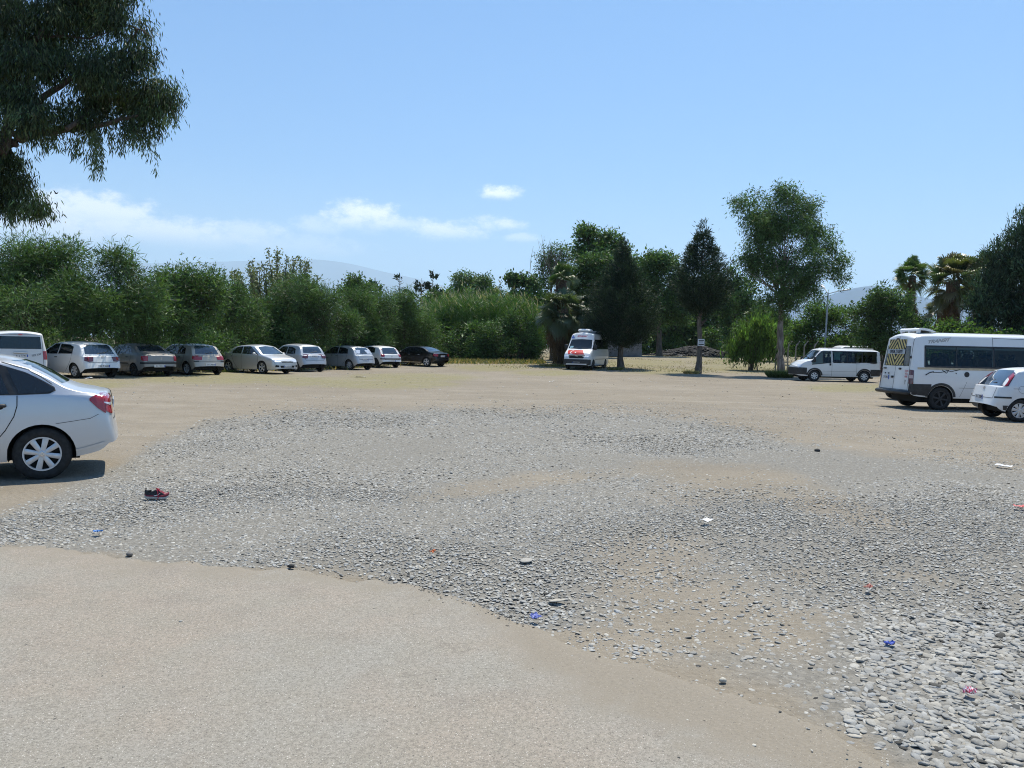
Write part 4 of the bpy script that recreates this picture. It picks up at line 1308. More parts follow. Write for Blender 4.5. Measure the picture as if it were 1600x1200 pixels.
for a_ in v.axles:                                     # black wheel-arch lips
    k = MB()
    for ax in ('L', 'R'):
        ring = []
        for q_ in np.linspace(-.1, math.pi + .1, 19):
            ring.append([v.hit(ax, a_ + r_ * math.cos(q_), .33 + r_ * math.sin(q_), .012) for r_ in (.385, .43, .475)])
        k.grid(ring)
    k.build('wheel_arch', M['black_plastic'], v.root)
for ax in ('FL', 'FR'): v.patch('headlight', ax, [(-.26, .82), (.10, .84)], [(-.28, .98), (.12, 1.0)], M['white_lens'], nu=8, off=.012)
for ax in ('BL', 'BR'): v.patch('tail_light', ax, [(-.07, .80), (.05, .80)], [(-.07, 1.22), (.05, 1.22)], M['red_lens'], nu=4, off=.012)
k = MB(); v.line('L', [(.46, .36), (.46, 1.86)], .012, both=True, mb=k); v.line('L', [(.46, .40), (1.05, .40)], .012, both=True, mb=k); v.line('L', [(-1.0, .36), (-1.0, 1.18)], .010, both=True, mb=k); v.line('L', [(-1.0, .62), (1.0, .62)], .008, both=True, mb=k)
k.build('seam', M['seam'], v.root)
v.handle(.56, 1.02, wd=.10, ht=.13); v.mirror(1.52, 1.25, M['black_plastic'], (.1, .22, .32))
k = MB()
for sy in (.7, -.7): k.box((-.7, sy, 1.965), (2.7, .05, .045), bev=.015)
k.build('roof_rail', M['white_plastic'], v.root, auto=50)
v.interior((-1.75, -.85, .05), .78, floor=True)
v.interior((.75,), .78, floor=False)
v.wheels(7, .5, cap=.60).place(1349, 596.5, 90, 'L', D=46)
# clothes hanging inside by the window
k = MB(); k.box((.05, .64, 1.50), (.36, .05, .42), bev=.03); k.box((.05, .64, 1.72), (.62, .05, .10), bev=.03)
hang = k.build('hanging_shirt', plain('shirt_cloth', (0.25, 0.52, 0.55), .9, var=.2, vscale=5)); hang.location = v.root.location; hang.rotation_euler = v.root.rotation_euler
tag(hang, 'pale turquoise shirt hanging inside the window of the low minibus', 'shirt')

# ---- tall white school minibus, tail towards the lot
TRH = [(-2.60, -2.40, .50, 1.36, 2.33, .91), (-2.50, -2.31, .44, 1.36, 2.38, .955), (-2.2, -2.12, .40, 1.36, 2.41, .975), (-1.8, -1.8, .38, 1.36, 2.42, .98), (1.3, 1.3, .36, 1.36, 2.42, .98), (1.6, 1.5, .36, 1.34, 2.34, .98), (1.95, 1.85, .36, 1.28, 1.80, .97), (2.25, 2.2, .36, 1.2, 1.40, .965), (2.6, 2.58, .36, 1.1, 1.26, .94), (2.85, 2.82, .38, .95, 1.05, .90)]
v = Vehicle('minibus', 'tall white school minibus with yellow and black chevrons on its tail', 'minibus', TRH, (-1.66, 1.85), .355, P_WHITE, tum=.10, end=.075,
            holes=[(-2.16, -.02, 6, 10), (.04, 1.25, 6, 10)], xcuts=(-2.16, -.02, .04, 1.25), crown=.05)
v.patch('window', 'L', [(-2.20, 1.34), (-.01, 1.34)], [(-2.17, 1.98), (-.01, 1.98)], M['tinted'], both=True, nu=26, nv=6, off=.004)
v.patch('window', 'L', [(.03, 1.34), (1.28, 1.34)], [(.03, 1.98), (1.28, 1.98)], M['tinted'], both=True, nu=16, nv=6, off=.004)
v.patch('cab_window', 'L', [(1.38, 1.25), (2.2, 1.2)], [(1.38, 1.95), (1.6, 1.95), (2.2, 1.32)], G, both=True)
k = MB()
for pts in ([(-2.2, 1.345), (1.28, 1.345)], [(-2.17, 1.975), (1.28, 1.975)], [(-2.19, 1.33), (-2.16, 1.99)], [(.01, 1.33), (.01, 1.99)], [(1.27, 1.33), (1.27, 1.99)]): v.line('L', pts, .05, both=True, mb=k, off=.008)
v.line('L', [(-1.18, 1.34), (-1.18, 1.98)], .03, both=True, mb=k, off=.008)
k.build('window_rubber', M['black_plastic'], v.root)
v.patch('windscreen', 'F', [(-.80, 1.42), (.80, 1.42)], [(-.72, 2.1), (.72, 2.1)], G)
v.patch('rear_window', 'B', [(-.74, 1.34), (.72, 1.34)], [(-.68, 1.97), (.68, 1.97)], G, nu=14, nv=6)
# chevrons on a sheet across the tail glass
P_YEL = plain('chevron_yellow', (0.56, 0.46, 0.18), .6, var=.25, vscale=7)
P_SHEET = plain('faded_sheet', (0.17, 0.17, 0.17), .6, var=.3, vscale=6)
v.patch('chevron_sheet', 'B', [(-.44, 1.36), (.60, 1.36)], [(-.42, 2.18), (.56, 2.18)], M['ink'], nu=12, nv=10, off=.012)
k = MB()
cyy = .08
for (za, zb_, sgn) in ((1.36, 1.72, 1), (1.86, 2.18, -1)):
    for i in range(-2, 7):
        for side in (1, -1):
            def pp(u, z):
                y = cyy + side * u
                return v.hit('B', min(max(y, -.43), .58), z, .017)
            u0 = -.36 + i * .155
            lo, hi = (u0, u0 + .30) if sgn > 0 else (u0 + .26, u0)
            cols = []
            for q_ in np.linspace(0, 1, 7):
                z = za + (zb_ - za) * q_
                a0 = lo + (hi - lo) * q_
                e0, e1 = max(a0, 0), max(a0 + .085, 0)
                lim = .50 if side > 0 else .51
                e0, e1 = min(e0, lim), min(e1, lim)
                cols.append([pp(e0, z), pp(e1, z)] if e1 - e0 > .004 else [None, None])
            k.grid(cols)
k.build('chevron_stripes', P_YEL, v.root)
v.patch('notice_band', 'B', [(-.44, 1.72), (.60, 1.72)], [(-.43, 1.86), (.58, 1.86)], plain('band_grey', (.42, .46, .50), .5), nu=10, nv=3, off=.019)
t_ = text_mesh('lettering', 'OKUL TAŞITI', .125, M['ink'], v.root, bold=.004); t_.location = v.hit('B', .08, 1.79, .024); t_.rotation_euler = (R(82), 0, R(-90)); t_.scale = (.98, 1, 1)
for i, (tx, zz_) in enumerate((('DUR', 1.19), ('YOL', 1.10), ('VER', 1.01), ('31', .88), ('S', .80))):
    t_ = text_mesh('lettering', tx, .085, plain('notice_red', (.55, .10, .12), .5) if i < 3 else M['ink'], v.root); t_.location = v.hit('B', -.66, zz_, .012); t_.rotation_euler = (R(84), 0, R(-90)); t_.scale = (1.15, 1, 1)
v.plate('B', .48, .96, '31 S 0417', w=.38, h=.15)
k = MB()
for (y_, z_, wy, wz) in ((.10, 1.97 + .23, .12, .05), (.62, 1.25, .16, .045), (-.28, 1.25, .12, .06), (.55, 1.09, .05, .04), (.35, 1.09, .06, .04), (.10, .98, .12, .07), (-.75, 1.62, .06, .08)):
    p = v.hit('B', y_, z_, .01); k.box(p, (.05, wy, wz), bev=.012)
k.build('door_fitting', M['black_plastic'], v.root, auto=50)
k = MB(); v.line('B', [(0.0, .62), (0.0, 2.28)], .012, mb=k); v.line('B', [(-.80, .60), (.80, .60)], .014, mb=k); v.line('B', [(-.80, .60), (-.74, 2.28)], .012, mb=k)
v.line('L', [(.0, .40), (.0, 2.30)], .012, both=True, mb=k); v.line('L', [(1.30, .40), (1.30, 2.26)], .012, both=True, mb=k); v.line('L', [(.0, 2.26), (1.30, 2.24)], .010, both=True, mb=k); v.line('L', [(-1.1, .70), (0, .70)], .008, both=True, mb=k); v.line('L', [(-1.05, .42), (-.85, .9)], .006, both=True, mb=k)
k.build('seam', M['seam'], v.root)
for ax in ('BL', 'BR'):
    v.patch('tail_light', ax, [(-.08, .80), (.075, .80)], [(-.07, 1.24), (.07, 1.22)], M['dark_lens'], nu=5, nv=8, off=.014)
    v.patch('reversing_lens', ax, [(-.07, .97), (.055, .97)], [(-.07, 1.07), (.055, 1.07)], plain('pale_lens', (.5, .38, .38), .2), nu=4, nv=3, off=.019)
k = MB()
v.patch('', 'L', [(-2.56, .48), (-1.98, .42)], [(-2.58, .80), (-1.98, .80)], None, both=True, mb=k, off=.012)
for ax in ('BL', 'BR'): v.patch('', ax, [(-.07, .46), (.14, .46)], [(-.06, .80), (.14, .80)], None, mb=k, off=.014)
k.build('rear_cladding', M['black_plastic'], v.root)
k = MB(); k.box((-2.67, 0, .52), (.20, 1.84, .13), bev=.04); k.build('bumper', M['black_plastic'], v.root, auto=50)
for a_ in v.axles[:1]:
    k = MB()
    for ax in ('L', 'R'):
        k.grid([[v.hit(ax, a_ + r_ * math.cos(q_), .355 + r_ * math.sin(q_), .012) for r_ in (.412, .45, .49)] for q_ in np.linspace(-.05, math.pi + .05, 19)])
    k.build('wheel_arch', M['black_plastic'], v.root)
k = MB(); v.line('L', [(-2.42, 1.285), (1.35, 1.285)], .065, both=True, mb=k, off=.008); k.build('tan_stripe', plain('tan_stripe', (.52, .40, .26), .5, var=.2), v.root)
for ax, sg in (('R', 1), ('L', -1)):
    t_ = text_mesh('lettering', 'TRANSIT', .15, plain('faded_lettering', (.36, .38, .40), .5), v.root, shear=.45, bold=.005)
    t_.location = v.hit(ax, -1.75, 2.14, .012); t_.rotation_euler = (R(95), R(-8 * 1), 0 if sg > 0 else R(180)); t_.scale = (1.2, 1, 1)
    k = MB()                                            # swirling sprig drawn on the flank
    def sw(pts, wd):
        v.line(ax, pts, wd, mb=k, off=.012)
    sw([(-2.18, 1.08), (-2.05, 1.16), (-1.92, 1.19)], .03); sw([(-1.95, 1.17), (-1.72, 1.17), (-1.60, 1.19)], .018); sw([(-1.62, 1.19), (-1.50, 1.24), (-1.36, 1.20), (-1.20, 1.25)], .02); sw([(-1.66, 1.25), (-1.52, 1.15), (-1.44, 1.25)], .022); sw([(-1.25, 1.23), (-1.08, 1.27)], .022); sw([(-1.22, 1.17), (-1.20, 1.13)], .03)
    k.build('sprig_decal', M['ink'], v.root)
    p = v.hit(ax, -.86, 1.12, -.0)
    k = MB(); k.lathe([(.001, .012), (.075, .012), (.085, 0), (.085, -.02)], n=20); o = k.build('fuel_cap', M['black_plastic'], v.root); o.location = p; o.rotation_euler = (0, 0, R(180) if sg > 0 else 0)
# tail spoiler on the roof
k = MB()
prof = [(-2.22, 2.44), (-2.21, 2.50), (-2.16, 2.535), (-2.05, 2.545), (-1.85, 2.52), (-1.62, 2.43), (-1.72, 2.42), (-1.88, 2.455), (-2.1, 2.48)]
nn = len(prof)
k.add([(x_, y_, z_) for y_ in (.52, -.52) for (x_, z_) in prof], [tuple(range(nn)), tuple(range(2 * nn - 1, nn - 1, -1))] + [(i, i + nn, (i + 1) % nn + nn, (i + 1) % nn) for i in range(nn)])
for y_ in (.45, 0, -.45): k.box((-2.16, y_, 2.43), (.12, .08, .12), bev=.02)
k.build('roof_spoiler', M['white_plastic'], v.root, auto=40)
v.interior((-1.95, -1.2, -.42, .4, 1.05), .92)
v.mirror(2.0, 1.4, M['black_plastic'], (.1, .22, .34))
v.wheels(6, .30, cap=.68, dark_hub=True).place(1466, 640, -87, 'R', D=24.2)

# ---- white small hatchback at right edge
CORS = [(-1.76, -1.60, .38, .90, .95, .79), (-1.68, -1.50, .30, .93, 1.10, .82), (-1.52, -1.28, .25, .945, 1.32, .835)] + sc_keys(HATCH, .97, .97, .975)[3:]
v = Vehicle('hatchback', 'white small hatchback with tall red lamps up its pillars at the right edge', 'car', CORS, (-1.22, 1.27), .295, P_WHITE)
dress(v, five=False, lamp=((-.0, .001), (.5, .501)), rearglass=((-.62, .93), (.62, .93), (.50, 1.345), (-.50, 1.345)), plate=None, wiper=True, seam_z=.60, apron=False)
for ax, sg in (('BL', 1), ('BR', -1)):
    v.patch('tail_light', ax[1], [(-1.72, .91), (-1.52, .93)], [(-1.36, 1.345), (-1.22, 1.375)], M['dark_lens'], nu=6, nv=12, off=.012)
    v.patch('tail_light', ax[1], [(-1.60, .93), (-1.54, .95)], [(-1.28, 1.35), (-1.23, 1.372)], M['red_lens'], nu=4, nv=12, off=.018)
k = MB()
for ax in ('BL', 'BR'): v.line(ax, [(-.05, .63), (.32, .63)], .045, mb=k, off=.014)
k.build('bumper_strip', M['black_plastic'], v.root)
k = MB()
v.patch('', 'L', [(-1.62, .30), (-1.50, .30)], [(-1.64, .42), (-1.50, .42)], None, both=True, mb=k, off=.010)
v.patch('', 'R', [(-1.40, .86), (-1.22, .86)], [(-1.40, .87), (-1.22, .87)], None, mb=k, off=.004)
k.build('lower_trim', M['black_plastic'], v.root)
v.plate('B', .12, .60, '31 C 2284', w=.46, h=.14)
k = MB()
for ax in ('L', 'R'):
    ring = []
    for q_ in np.linspace(0, 2 * math.pi, 25): ring.append([v.hit(ax, -1.18 + r_ * math.cos(q_), .845 + r_ * math.sin(q_), .003) for r_ in (.088, .094)])
    k.grid(ring)
k.build('fuel_flap', M['seam'], v.root)
v.badge('B', 0, .84, .05, shape='ring')
v.wheels(8, .70, cap=.66).place(1590, 659, -98, 'R')

# ---- pale blue car only just in the frame
v = Vehicle('hatchback', 'pale silver-blue car of which only a bumper corner shows at the right edge', 'car', HATCH, (-1.25, 1.27), .30, P_SILVER2)
dress(v, plate=(0, .5, '31 A 118'), strip=.42)
v.wheels(7, .5).place(1690, 668, -84, 'L')

# ---- white cars half hidden behind the minibuses
v = Vehicle('hatchback', 'white car mostly hidden behind the tall school minibus', 'car', HATCH, (-1.25, 1.27), .30, P_WHITE)
dress(v, plate=(0, .5, '31 H 552'))
v.wheels(7, .5).place(1433, 621, -84, 'R', D=28.6)
v = Vehicle('van', 'white van parked behind the low minibus, seen over its bonnet', 'van', VAN, (-1.45, 1.45), .33, P_WHITE2, tum=.14, end=.06)
v.patch('window', 'L', [(-2.02, 1.22), (.25, 1.22)], [(-1.98, 1.70), (.25, 1.70)], G, both=True)
v.patch('window', 'L', [(.35, 1.2), (1.5, 1.17)], [(.35, 1.7), (.95, 1.7), (1.5, 1.2)], G, both=True)
v.patch('windscreen', 'F', [(-.74, 1.25), (.74, 1.25)], [(-.64, 1.78), (.64, 1.78)], G)
v.patch('rear_window', 'B', [(-.72, 1.24), (.72, 1.24)], [(-.68, 1.73), (.68, 1.73)], G)
for ax in ('FL', 'FR'): v.patch('headlight', ax, [(-.2, .68), (.1, .70)], [(-.2, .80), (.1, .86)], M['white_lens'], nu=6, off=.012)
v.wheels(5, .5).place(1363, 590, 96, 'L', D=62)
# ------------------------------------------------------------------ hills
def ridge(name, D, prof, depth, col, seed):
    px = np.arange(prof[0][0], prof[-1][0] + 1, 5.0)
    py = np.interp(px, [p[0] for p in prof], [p[1] for p in prof])
    py = np.convolve(np.pad(py, 6, 'edge'), np.ones(13) / 13, 'valid')
    crest = np.array([at(a, b_, D) for a, b_ in zip(px, py)])
    rows = []
    ts = np.linspace(-1, 1, 25)
    for t_ in ts:
        f = (1 - abs(t_)) ** 1.15
        x = crest[:, 0] * (1 + .5 * t_ * depth / D)
        y = crest[:, 1] + t_ * depth / 2
        rough = (fbm(x / 700 + 9, y / 700, seed, 5) - .5) * crest[:, 2].max() * .16 * (1 - f ** 6) * min(1, 3 * f)
        rows.append(np.stack([x, y, -6 + (crest[:, 2] + 6) * f + rough], -1))
    G_ = np.array(rows)
    i_ = np.arange(G_.shape[0] * G_.shape[1]).reshape(G_.shape[:2])
    q4 = np.stack([i_[:-1, :-1], i_[:-1, 1:], i_[1:, 1:], i_[1:, :-1]], -1).reshape(-1, 4)
    m, q_, b = mat(name + '_haze_blue')
    t_ = q_.node('ShaderNodeTexCoord')
    q_.put(b.inputs['Base Color'], q_.mix(q_.sstep(q_.noise(t_.outputs['Object'], .0016, 8, .7), .38, .62), col, tuple(c * 1.7 for c in col)))  # blue of distance put into the slope colour, besides the haze volume
    b.inputs['Roughness'].default_value = 1.0; b.inputs['Specular IOR Level'].default_value = 0
    o = np_mesh(name, G_.reshape(-1, 3), q4, mats=m, smooth=True)
    tag(o, kind='structure')


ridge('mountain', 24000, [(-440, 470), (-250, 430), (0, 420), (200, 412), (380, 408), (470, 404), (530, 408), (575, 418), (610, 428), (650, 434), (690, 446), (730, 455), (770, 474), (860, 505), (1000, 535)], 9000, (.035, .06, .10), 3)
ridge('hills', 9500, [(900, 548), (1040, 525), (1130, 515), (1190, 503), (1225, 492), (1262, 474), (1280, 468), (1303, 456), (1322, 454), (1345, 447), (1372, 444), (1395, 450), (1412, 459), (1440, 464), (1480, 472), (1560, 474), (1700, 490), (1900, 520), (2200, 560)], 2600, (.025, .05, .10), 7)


# ------------------------------------------------------------------ plants
LEAF_GAIN = 1.6
LEAF = leaf_mat('foliage_leaves', .28)
LEAF_LIME = leaf_mat('sunlit_leaves', .52)
LEAF_DARK = leaf_mat('conifer_leaves', .18, .6, .25)
LEAF_GLOSS = leaf_mat('glossy_leaves', .25, .38, .5)
BARK_G = bark('grey_brown_bark', (.075, .06, .048), (.19, .16, .13))
BARK_P = bark('palm_bark', (.06, .042, .03), (.15, .105, .07), 3, 9)
BARK_E = bark('pale_peeling_bark', (.13, .10, .08), (.33, .28, .23), 4, .8)
DEAD = leaf_mat('dead_fronds', .2, .8, .1)


def unit(v):
    return v / (np.linalg.norm(v, axis=-1, keepdims=True) + 1e-9)


def leaf_mesh(name, pos, dr, L, W, col, m, parent, bend=0.0):
    """each leaf a slim folded diamond"""
    n = len(pos)
    L = np.broadcast_to(L, n)[:, None]; W = np.broadcast_to(W, n)[:, None]
    dr = unit(dr)
    sd = unit(np.cross(dr, rng.normal(size=(n, 3))))
    a = pos
    b_ = pos + dr * L * .42 + sd * W * .5
    c = pos + dr * L - np.array([0, 0, 1.0]) * L * bend
    d = pos + dr * L * .42 - sd * W * .5
    V = np.stack([a, b_, c, d], 1).reshape(-1, 3)
    q4 = np.arange(4 * n).reshape(n, 4)
    return np_mesh(name, V, q4, mats=m, parent=parent, tint=np.repeat(np.clip(col * LEAF_GAIN, .004, 1), 4, 0))


def cloud_leaves(lobes, cov, L, W, k=14, spread=.28, shell=.55, up=0., out=.6, rnd=.8, cols=((.05, .09, .03),), var=.3, upper=0.0, cv=.22, sub=0, subr=.46):
    """leaf positions and directions for a crown built of ellipsoid lobes (x,y,z,rx,ry,rz)"""
    if sub:
        fine = []
        for lb in lobes:
            c, r = np.array(lb[:3]), np.array(lb[3:6])
            for _ in range(sub):
                d = unit(rng.normal(size=3)); d[2] = abs(d[2]) if rng.random() < .35 else d[2]
                s_ = subr * rng.uniform(.7, 1.25)
                fine.append((*(c + d * r * (1 - s_ * .85) * rng.uniform(.75, 1.05)), *(r * s_ * np.array([1, 1, .85]))))
        lobes = fine
    P, Dr, Cc = [], [], []
    cols = np.array(cols)
    for lb in lobes:
        c, r = np.array(lb[:3]), np.array(lb[3:6])
        N = int(cov * math.pi * r[0] * r[2] / (L * W * .38))
        nc = max(3, N // k)
        d = unit(rng.normal(size=(nc, 3)))
        if upper: d[:, 2] = np.where((d[:, 2] < 0) & (rng.random(nc) < upper), -d[:, 2], d[:, 2])
        rad = shell + (1.04 - shell) * rng.random(nc) ** .6
        rad = rad * (1 + .20 * (fbm(d[:, 0] * 2.3 + c[0], d[:, 2] * 2.3 + d[:, 1] * 2 + c[2], 4, 3) - .5) * 2)
        cc = c + d * r * rad[:, None]
        ccol = cols[rng.integers(0, len(cols), nc)] * (1 + rng.normal(0, cv, (nc, 1)))
        kk = rng.integers(int(k * .6), int(k * 1.4) + 1, nc)
        idx = np.repeat(np.arange(nc), kk)
        p = cc[idx] + rng.normal(size=(len(idx), 3)) * spread
        dd = out * d[idx] * .9 + rnd * rng.normal(size=(len(idx), 3)) * .6 + np.array([0, 0, up])
        col = ccol[idx] * (1 + rng.normal(0, var, (len(idx), 1))) * (1 + rng.normal(0, .06, (len(idx), 3)))
        P.append(p); Dr.append(dd); Cc.append(col)
    return np.concatenate(P), np.concatenate(Dr), np.concatenate(Cc)


class Tree:
    def __init__(s, name, label, cat, base, D, group=None):
        s.D = D
        p = at(base[0], 560, D)
        s.o = Vector((p.x, p.y, float(gz(p.x, p.y)) - .03))
        s.root = empty(name, s.o)
        tag(s.root, label, cat, group)
    def P(s, px, py, dd=0.0):
        return at(px, py, s.D + dd) - s.o
    def lobes(s, L):
        """(px, py, half-width px, half-height px[, depth offset m])"""
        out = []
        for l in L:
            dd = l[4] if len(l) > 4 else 0
            c = s.P(l[0], l[1], dd)
            k = (s.D + dd) / F_PX
            rx, rz = l[2] * k, l[3] * k
            out.append((c.x, c.y, c.z, rx, max(rx * .8, .4), rz))
        s.lb = out
        return out
    def crown(s, cov, L, W, m=None, name='crown', lobes=None, lmin=None, core=0.0, **kw):
        lb = lobes or s.lb
        p, d, c = cloud_leaves(lb, cov, L, W, **kw)
        if core:                                         # inner leaves closing the view; dark brown tone also paints in crown shade
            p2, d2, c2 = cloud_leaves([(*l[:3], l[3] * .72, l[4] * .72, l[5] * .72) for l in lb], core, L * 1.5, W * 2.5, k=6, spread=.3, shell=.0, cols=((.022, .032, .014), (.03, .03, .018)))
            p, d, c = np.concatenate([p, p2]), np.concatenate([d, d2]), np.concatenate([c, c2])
        keep = p[:, 2] > .05
        p, d, c = p[keep], d[keep], c[keep]
        n = len(p)
        return leaf_mesh(name, p, d, L * rng.uniform(.55, 1.35, n) * np.where(rng.random(n) < .2, 1.35, 1), W * rng.uniform(.7, 1.25, n) * np.where(rng.random(n) < .2, 1.8, 1), c, m or LEAF, s.root)
    def trunk(s, path, r0, r1, m=None, limbs=True, wob=.06, name='trunk', nlimb=1, lr=.28, taper=1.0):
        """path: list of (px, py) or Vectors; limbs reach from its upper half to every lobe"""
        pts = [p if isinstance(p, Vector) else s.P(*p) for p in path]
        den = []
        for a, b_ in zip(pts[:-1], pts[1:]):
            for t_ in np.linspace(0, 1, 6, endpoint=False): den.append(a.lerp(b_, t_) + Vector(rng.normal(0, wob, 3)) * min(1, t_ + .2))
        den.append(pts[-1])
        mb = MB()
        rr = [r0 + (r1 - r0) * (i / (len(den) - 1)) ** taper for i in range(len(den))]
        rr[0] *= 1.35; rr[1] *= 1.12
        mb.tube(den, rr, 12)
        if limbs:
            for lb in s.lb:
                for _ in range(nlimb):
                    i = int(rng.integers(int(len(den) * .55), len(den)))
                    a = den[i]
                    e = Vector(lb[:3]) + Vector(rng.normal(size=3)) * lb[3] * .35
                    mid = a.lerp(e, .5) + Vector((0, 0, -.08 * (e - a).length)) + Vector(rng.normal(0, .15, 3))
                    mb.tube([a, a.lerp(mid, .5), mid, mid.lerp(e, .5) + Vector(rng.normal(0, .1, 3)), e], [rr[i] * lr * 1.6, rr[i] * lr * 1.3, rr[i] * lr, rr[i] * lr * .6, rr[i] * lr * .2], 6)
        return mb.build(name, m or BARK_G, s.root, auto=60)


def stems(t, n, r, h):
    mb = MB()
    for _ in range(n):
        a = rng.uniform(0, 6.28); e = Vector((math.cos(a) * r * rng.uniform(.3, 1), math.sin(a) * r * rng.uniform(.3, 1), h * rng.uniform(.6, 1)))
        b0 = Vector((rng.normal(0, .15), rng.normal(0, .15), 0))
        mb.tube([b0, b0.lerp(e, .5) + Vector((0, 0, .15 * h)), e], [.05, .035, .012], 6)
    return mb.build('stem', BARK_G, t.root)


FEATHER = ((.050, .100, .024), (.060, .112, .028), (.040, .084, .026), (.078, .125, .030))
HEDGE = 'feathery bushes of the hedge behind the parked cars'


def bush(label, px, D, lobes, cols=FEATHER, cov=2.6, L=.27, W=.030, name='hedge_bush', group=None, cat='bush', m=None, **kw):
    t_ = Tree(name, label, cat, (px, 0), D, group)
    t_.lobes(lobes)
    h = max(l[2] for l in t_.lb)
    stems(t_, 9, t_.lb[0][3] * .6, h)
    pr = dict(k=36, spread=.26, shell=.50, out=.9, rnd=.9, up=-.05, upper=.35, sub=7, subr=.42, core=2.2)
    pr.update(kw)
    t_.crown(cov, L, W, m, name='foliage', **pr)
    return t_


bush('largest feathery bush of the hedge, towering over the white van', 30, 36.3, [(10, 428, 80, 60, -2.5), (85, 425, 55, 52, -1.7), (-75, 455, 90, 85, -2.5), (30, 490, 100, 55, -3.5), (105, 480, 45, 60, -3), (20, 550, 110, 40, 0.9)], group=HEDGE)
bush('tall feathery bush rising behind the white hatchback', 190, 37.3, [(182, 436, 42, 42, -2.5), (215, 468, 46, 58, -3.1), (165, 490, 55, 48, -3.5), (225, 515, 42, 38, -1.7), (180, 555, 75, 35, 0.9)], group=HEDGE)
bush('darker reddish-green bush behind the beige hatchback', 290, 40.3, [(262, 448, 42, 30, -2.5), (305, 466, 48, 50, -3), (268, 500, 48, 40, -3.5), (330, 455, 36, 36, -2), (300, 545, 70, 38, 0.9)], ((.045, .065, .030), (.060, .062, .036), (.040, .066, .026), (.075, .090, .045)), W=.045, L=.20, group=HEDGE)
bush('mid-green bush behind the nose-out silver saloon', 375, 45.8, [(375, 490, 42, 52, -1.7), (350, 535, 48, 35, -0.1), (392, 545, 45, 32, 0.4), (325, 520, 40, 40, -0.5)], group=HEDGE)
bush('broad-leaved low bush with pale leaf tips left of the small silver hatchback', 415, 46.5, [(412, 530, 36, 26, 0.9), (435, 548, 30, 22, 0.9), (395, 550, 32, 22, 0.9)], ((.05, .085, .03), (.07, .11, .045), (.10, .13, .07)), L=.16, W=.07, cov=3.2, spread=.3, group=HEDGE)
bush('big rounded bright-topped bush behind the small silver hatchback', 480, 49.5, [(462, 468, 52, 36, -1.7), (440, 510, 48, 48, -0.9), (492, 500, 50, 52, -2.3), (527, 520, 36, 44, -0.5), (480, 552, 65, 32, 0.9)], ((.055, .100, .028), (.045, .088, .028), (.075, .125, .035)), group=HEDGE)
bush('narrow light-green bush behind the sloping silver hatchback', 560, 54.5, [(560, 482, 26, 32, -1.7), (568, 520, 38, 44, -0.5), (545, 545, 38, 30, 0.9), (598, 490, 30, 32, 0.3)], ((.065, .115, .030), (.055, .10, .03), (.08, .13, .04)), group=HEDGE)
bush('dark pointed bush behind the white coupe', 630, 61.5, [(628, 480, 28, 30, -1.7), (636, 520, 44, 42, -1), (606, 530, 40, 36, 0.9), (658, 540, 30, 30, 0.9), (640, 555, 55, 24, 0.9)], ((.038, .070, .028), (.046, .082, .032), (.034, .062, .026)), group=HEDGE)
BACK = 'taller growth behind the hedge'
for nm_, px0, D0, L0 in (('dark growth behind the largest feathery bush', 60, 46, [(0, 500, 120, 70), (110, 505, 100, 62), (-120, 500, 100, 70)]), ('dark growth behind the beige hatchback', 290, 49, [(250, 512, 90, 56), (340, 515, 90, 56)]),
                         ('dark growth behind the small silver hatchback', 470, 54, [(430, 520, 80, 50), (520, 520, 80, 50)]), ('dark growth behind the white coupe', 620, 67, [(600, 520, 70, 42), (670, 530, 60, 36), (730, 528, 60, 30)])):
    bush(nm_, px0, D0, L0, ((.035, .065, .022), (.045, .08, .026)), cov=2.0, L=.4, W=.10, core=3.0, group=BACK)
bush('dry brownish shrub at the hedge end behind the black saloon', 715, 64, [(712, 540, 32, 24), (738, 546, 24, 20), (692, 546, 22, 20), (715, 556, 42, 16)], ((.15, .092, .05), (.12, .078, .045), (.08, .062, .035), (.17, .11, .06)), L=.16, W=.07, cov=3.2, spread=.25, name='dry_shrub')
bush('round blue-green shrub standing before the reeds', 775, 64, [(768, 530, 22, 30), (782, 550, 26, 22)], ((.040, .085, .042), (.05, .10, .045)), L=.22, W=.05, name='shrub')
bush('taller bright shrub between the reeds and the palm', 812, 65, [(806, 518, 24, 34), (820, 545, 26, 24), (838, 552, 16, 18)], ((.045, .10, .030), (.06, .115, .035), (.10, .12, .08)), L=.26, W=.06, name='shrub')
bush('small leafy tree top showing above the hedge left of the conifers', 552, 80, [(548, 443, 22, 14), (575, 460, 30, 20), (545, 470, 40, 25), (690, 468, 30, 16)], ((.05, .085, .04),), L=.3, W=.12, name='small_tree', cat='tree', cov=2.5)

# sparse pale-leaved sapling behind the hedge
t_ = Tree('sapling_tree', 'open sapling with pale leaves on many upright shoots above the hedge', 'tree', (430, 0), 56)
t_.lobes([(430, 440, 48, 40), (395, 445, 30, 30), (470, 445, 30, 26)])
mb = MB(); ps, ds = [], []
for i in range(46):
    bx = rng.uniform(-1, 1)
    b0 = t_.P(430 + bx * 45, 500)
    e = t_.P(430 + bx * 68 + rng.normal(0, 5), 384 + abs(bx) * 30 + rng.uniform(0, 45), rng.normal(0, 1.3))
    mid = b0.lerp(e, .55) + Vector(rng.normal(0, .15, 3))
    mb.tube([b0, mid, e], [.06, .04, .012], 5)
    for u in rng.uniform(.2, 1, 190):
        p = (b0.lerp(mid, u * 2) if u < .5 else mid.lerp(e, u * 2 - 1))
        ps.append(p + Vector(rng.normal(0, .13, 3))); ds.append(rng.normal(size=3) + np.array([0, 0, .3]))
ps = np.array([tuple(p) for p in ps]); ds = np.array(ds); n = len(ps)
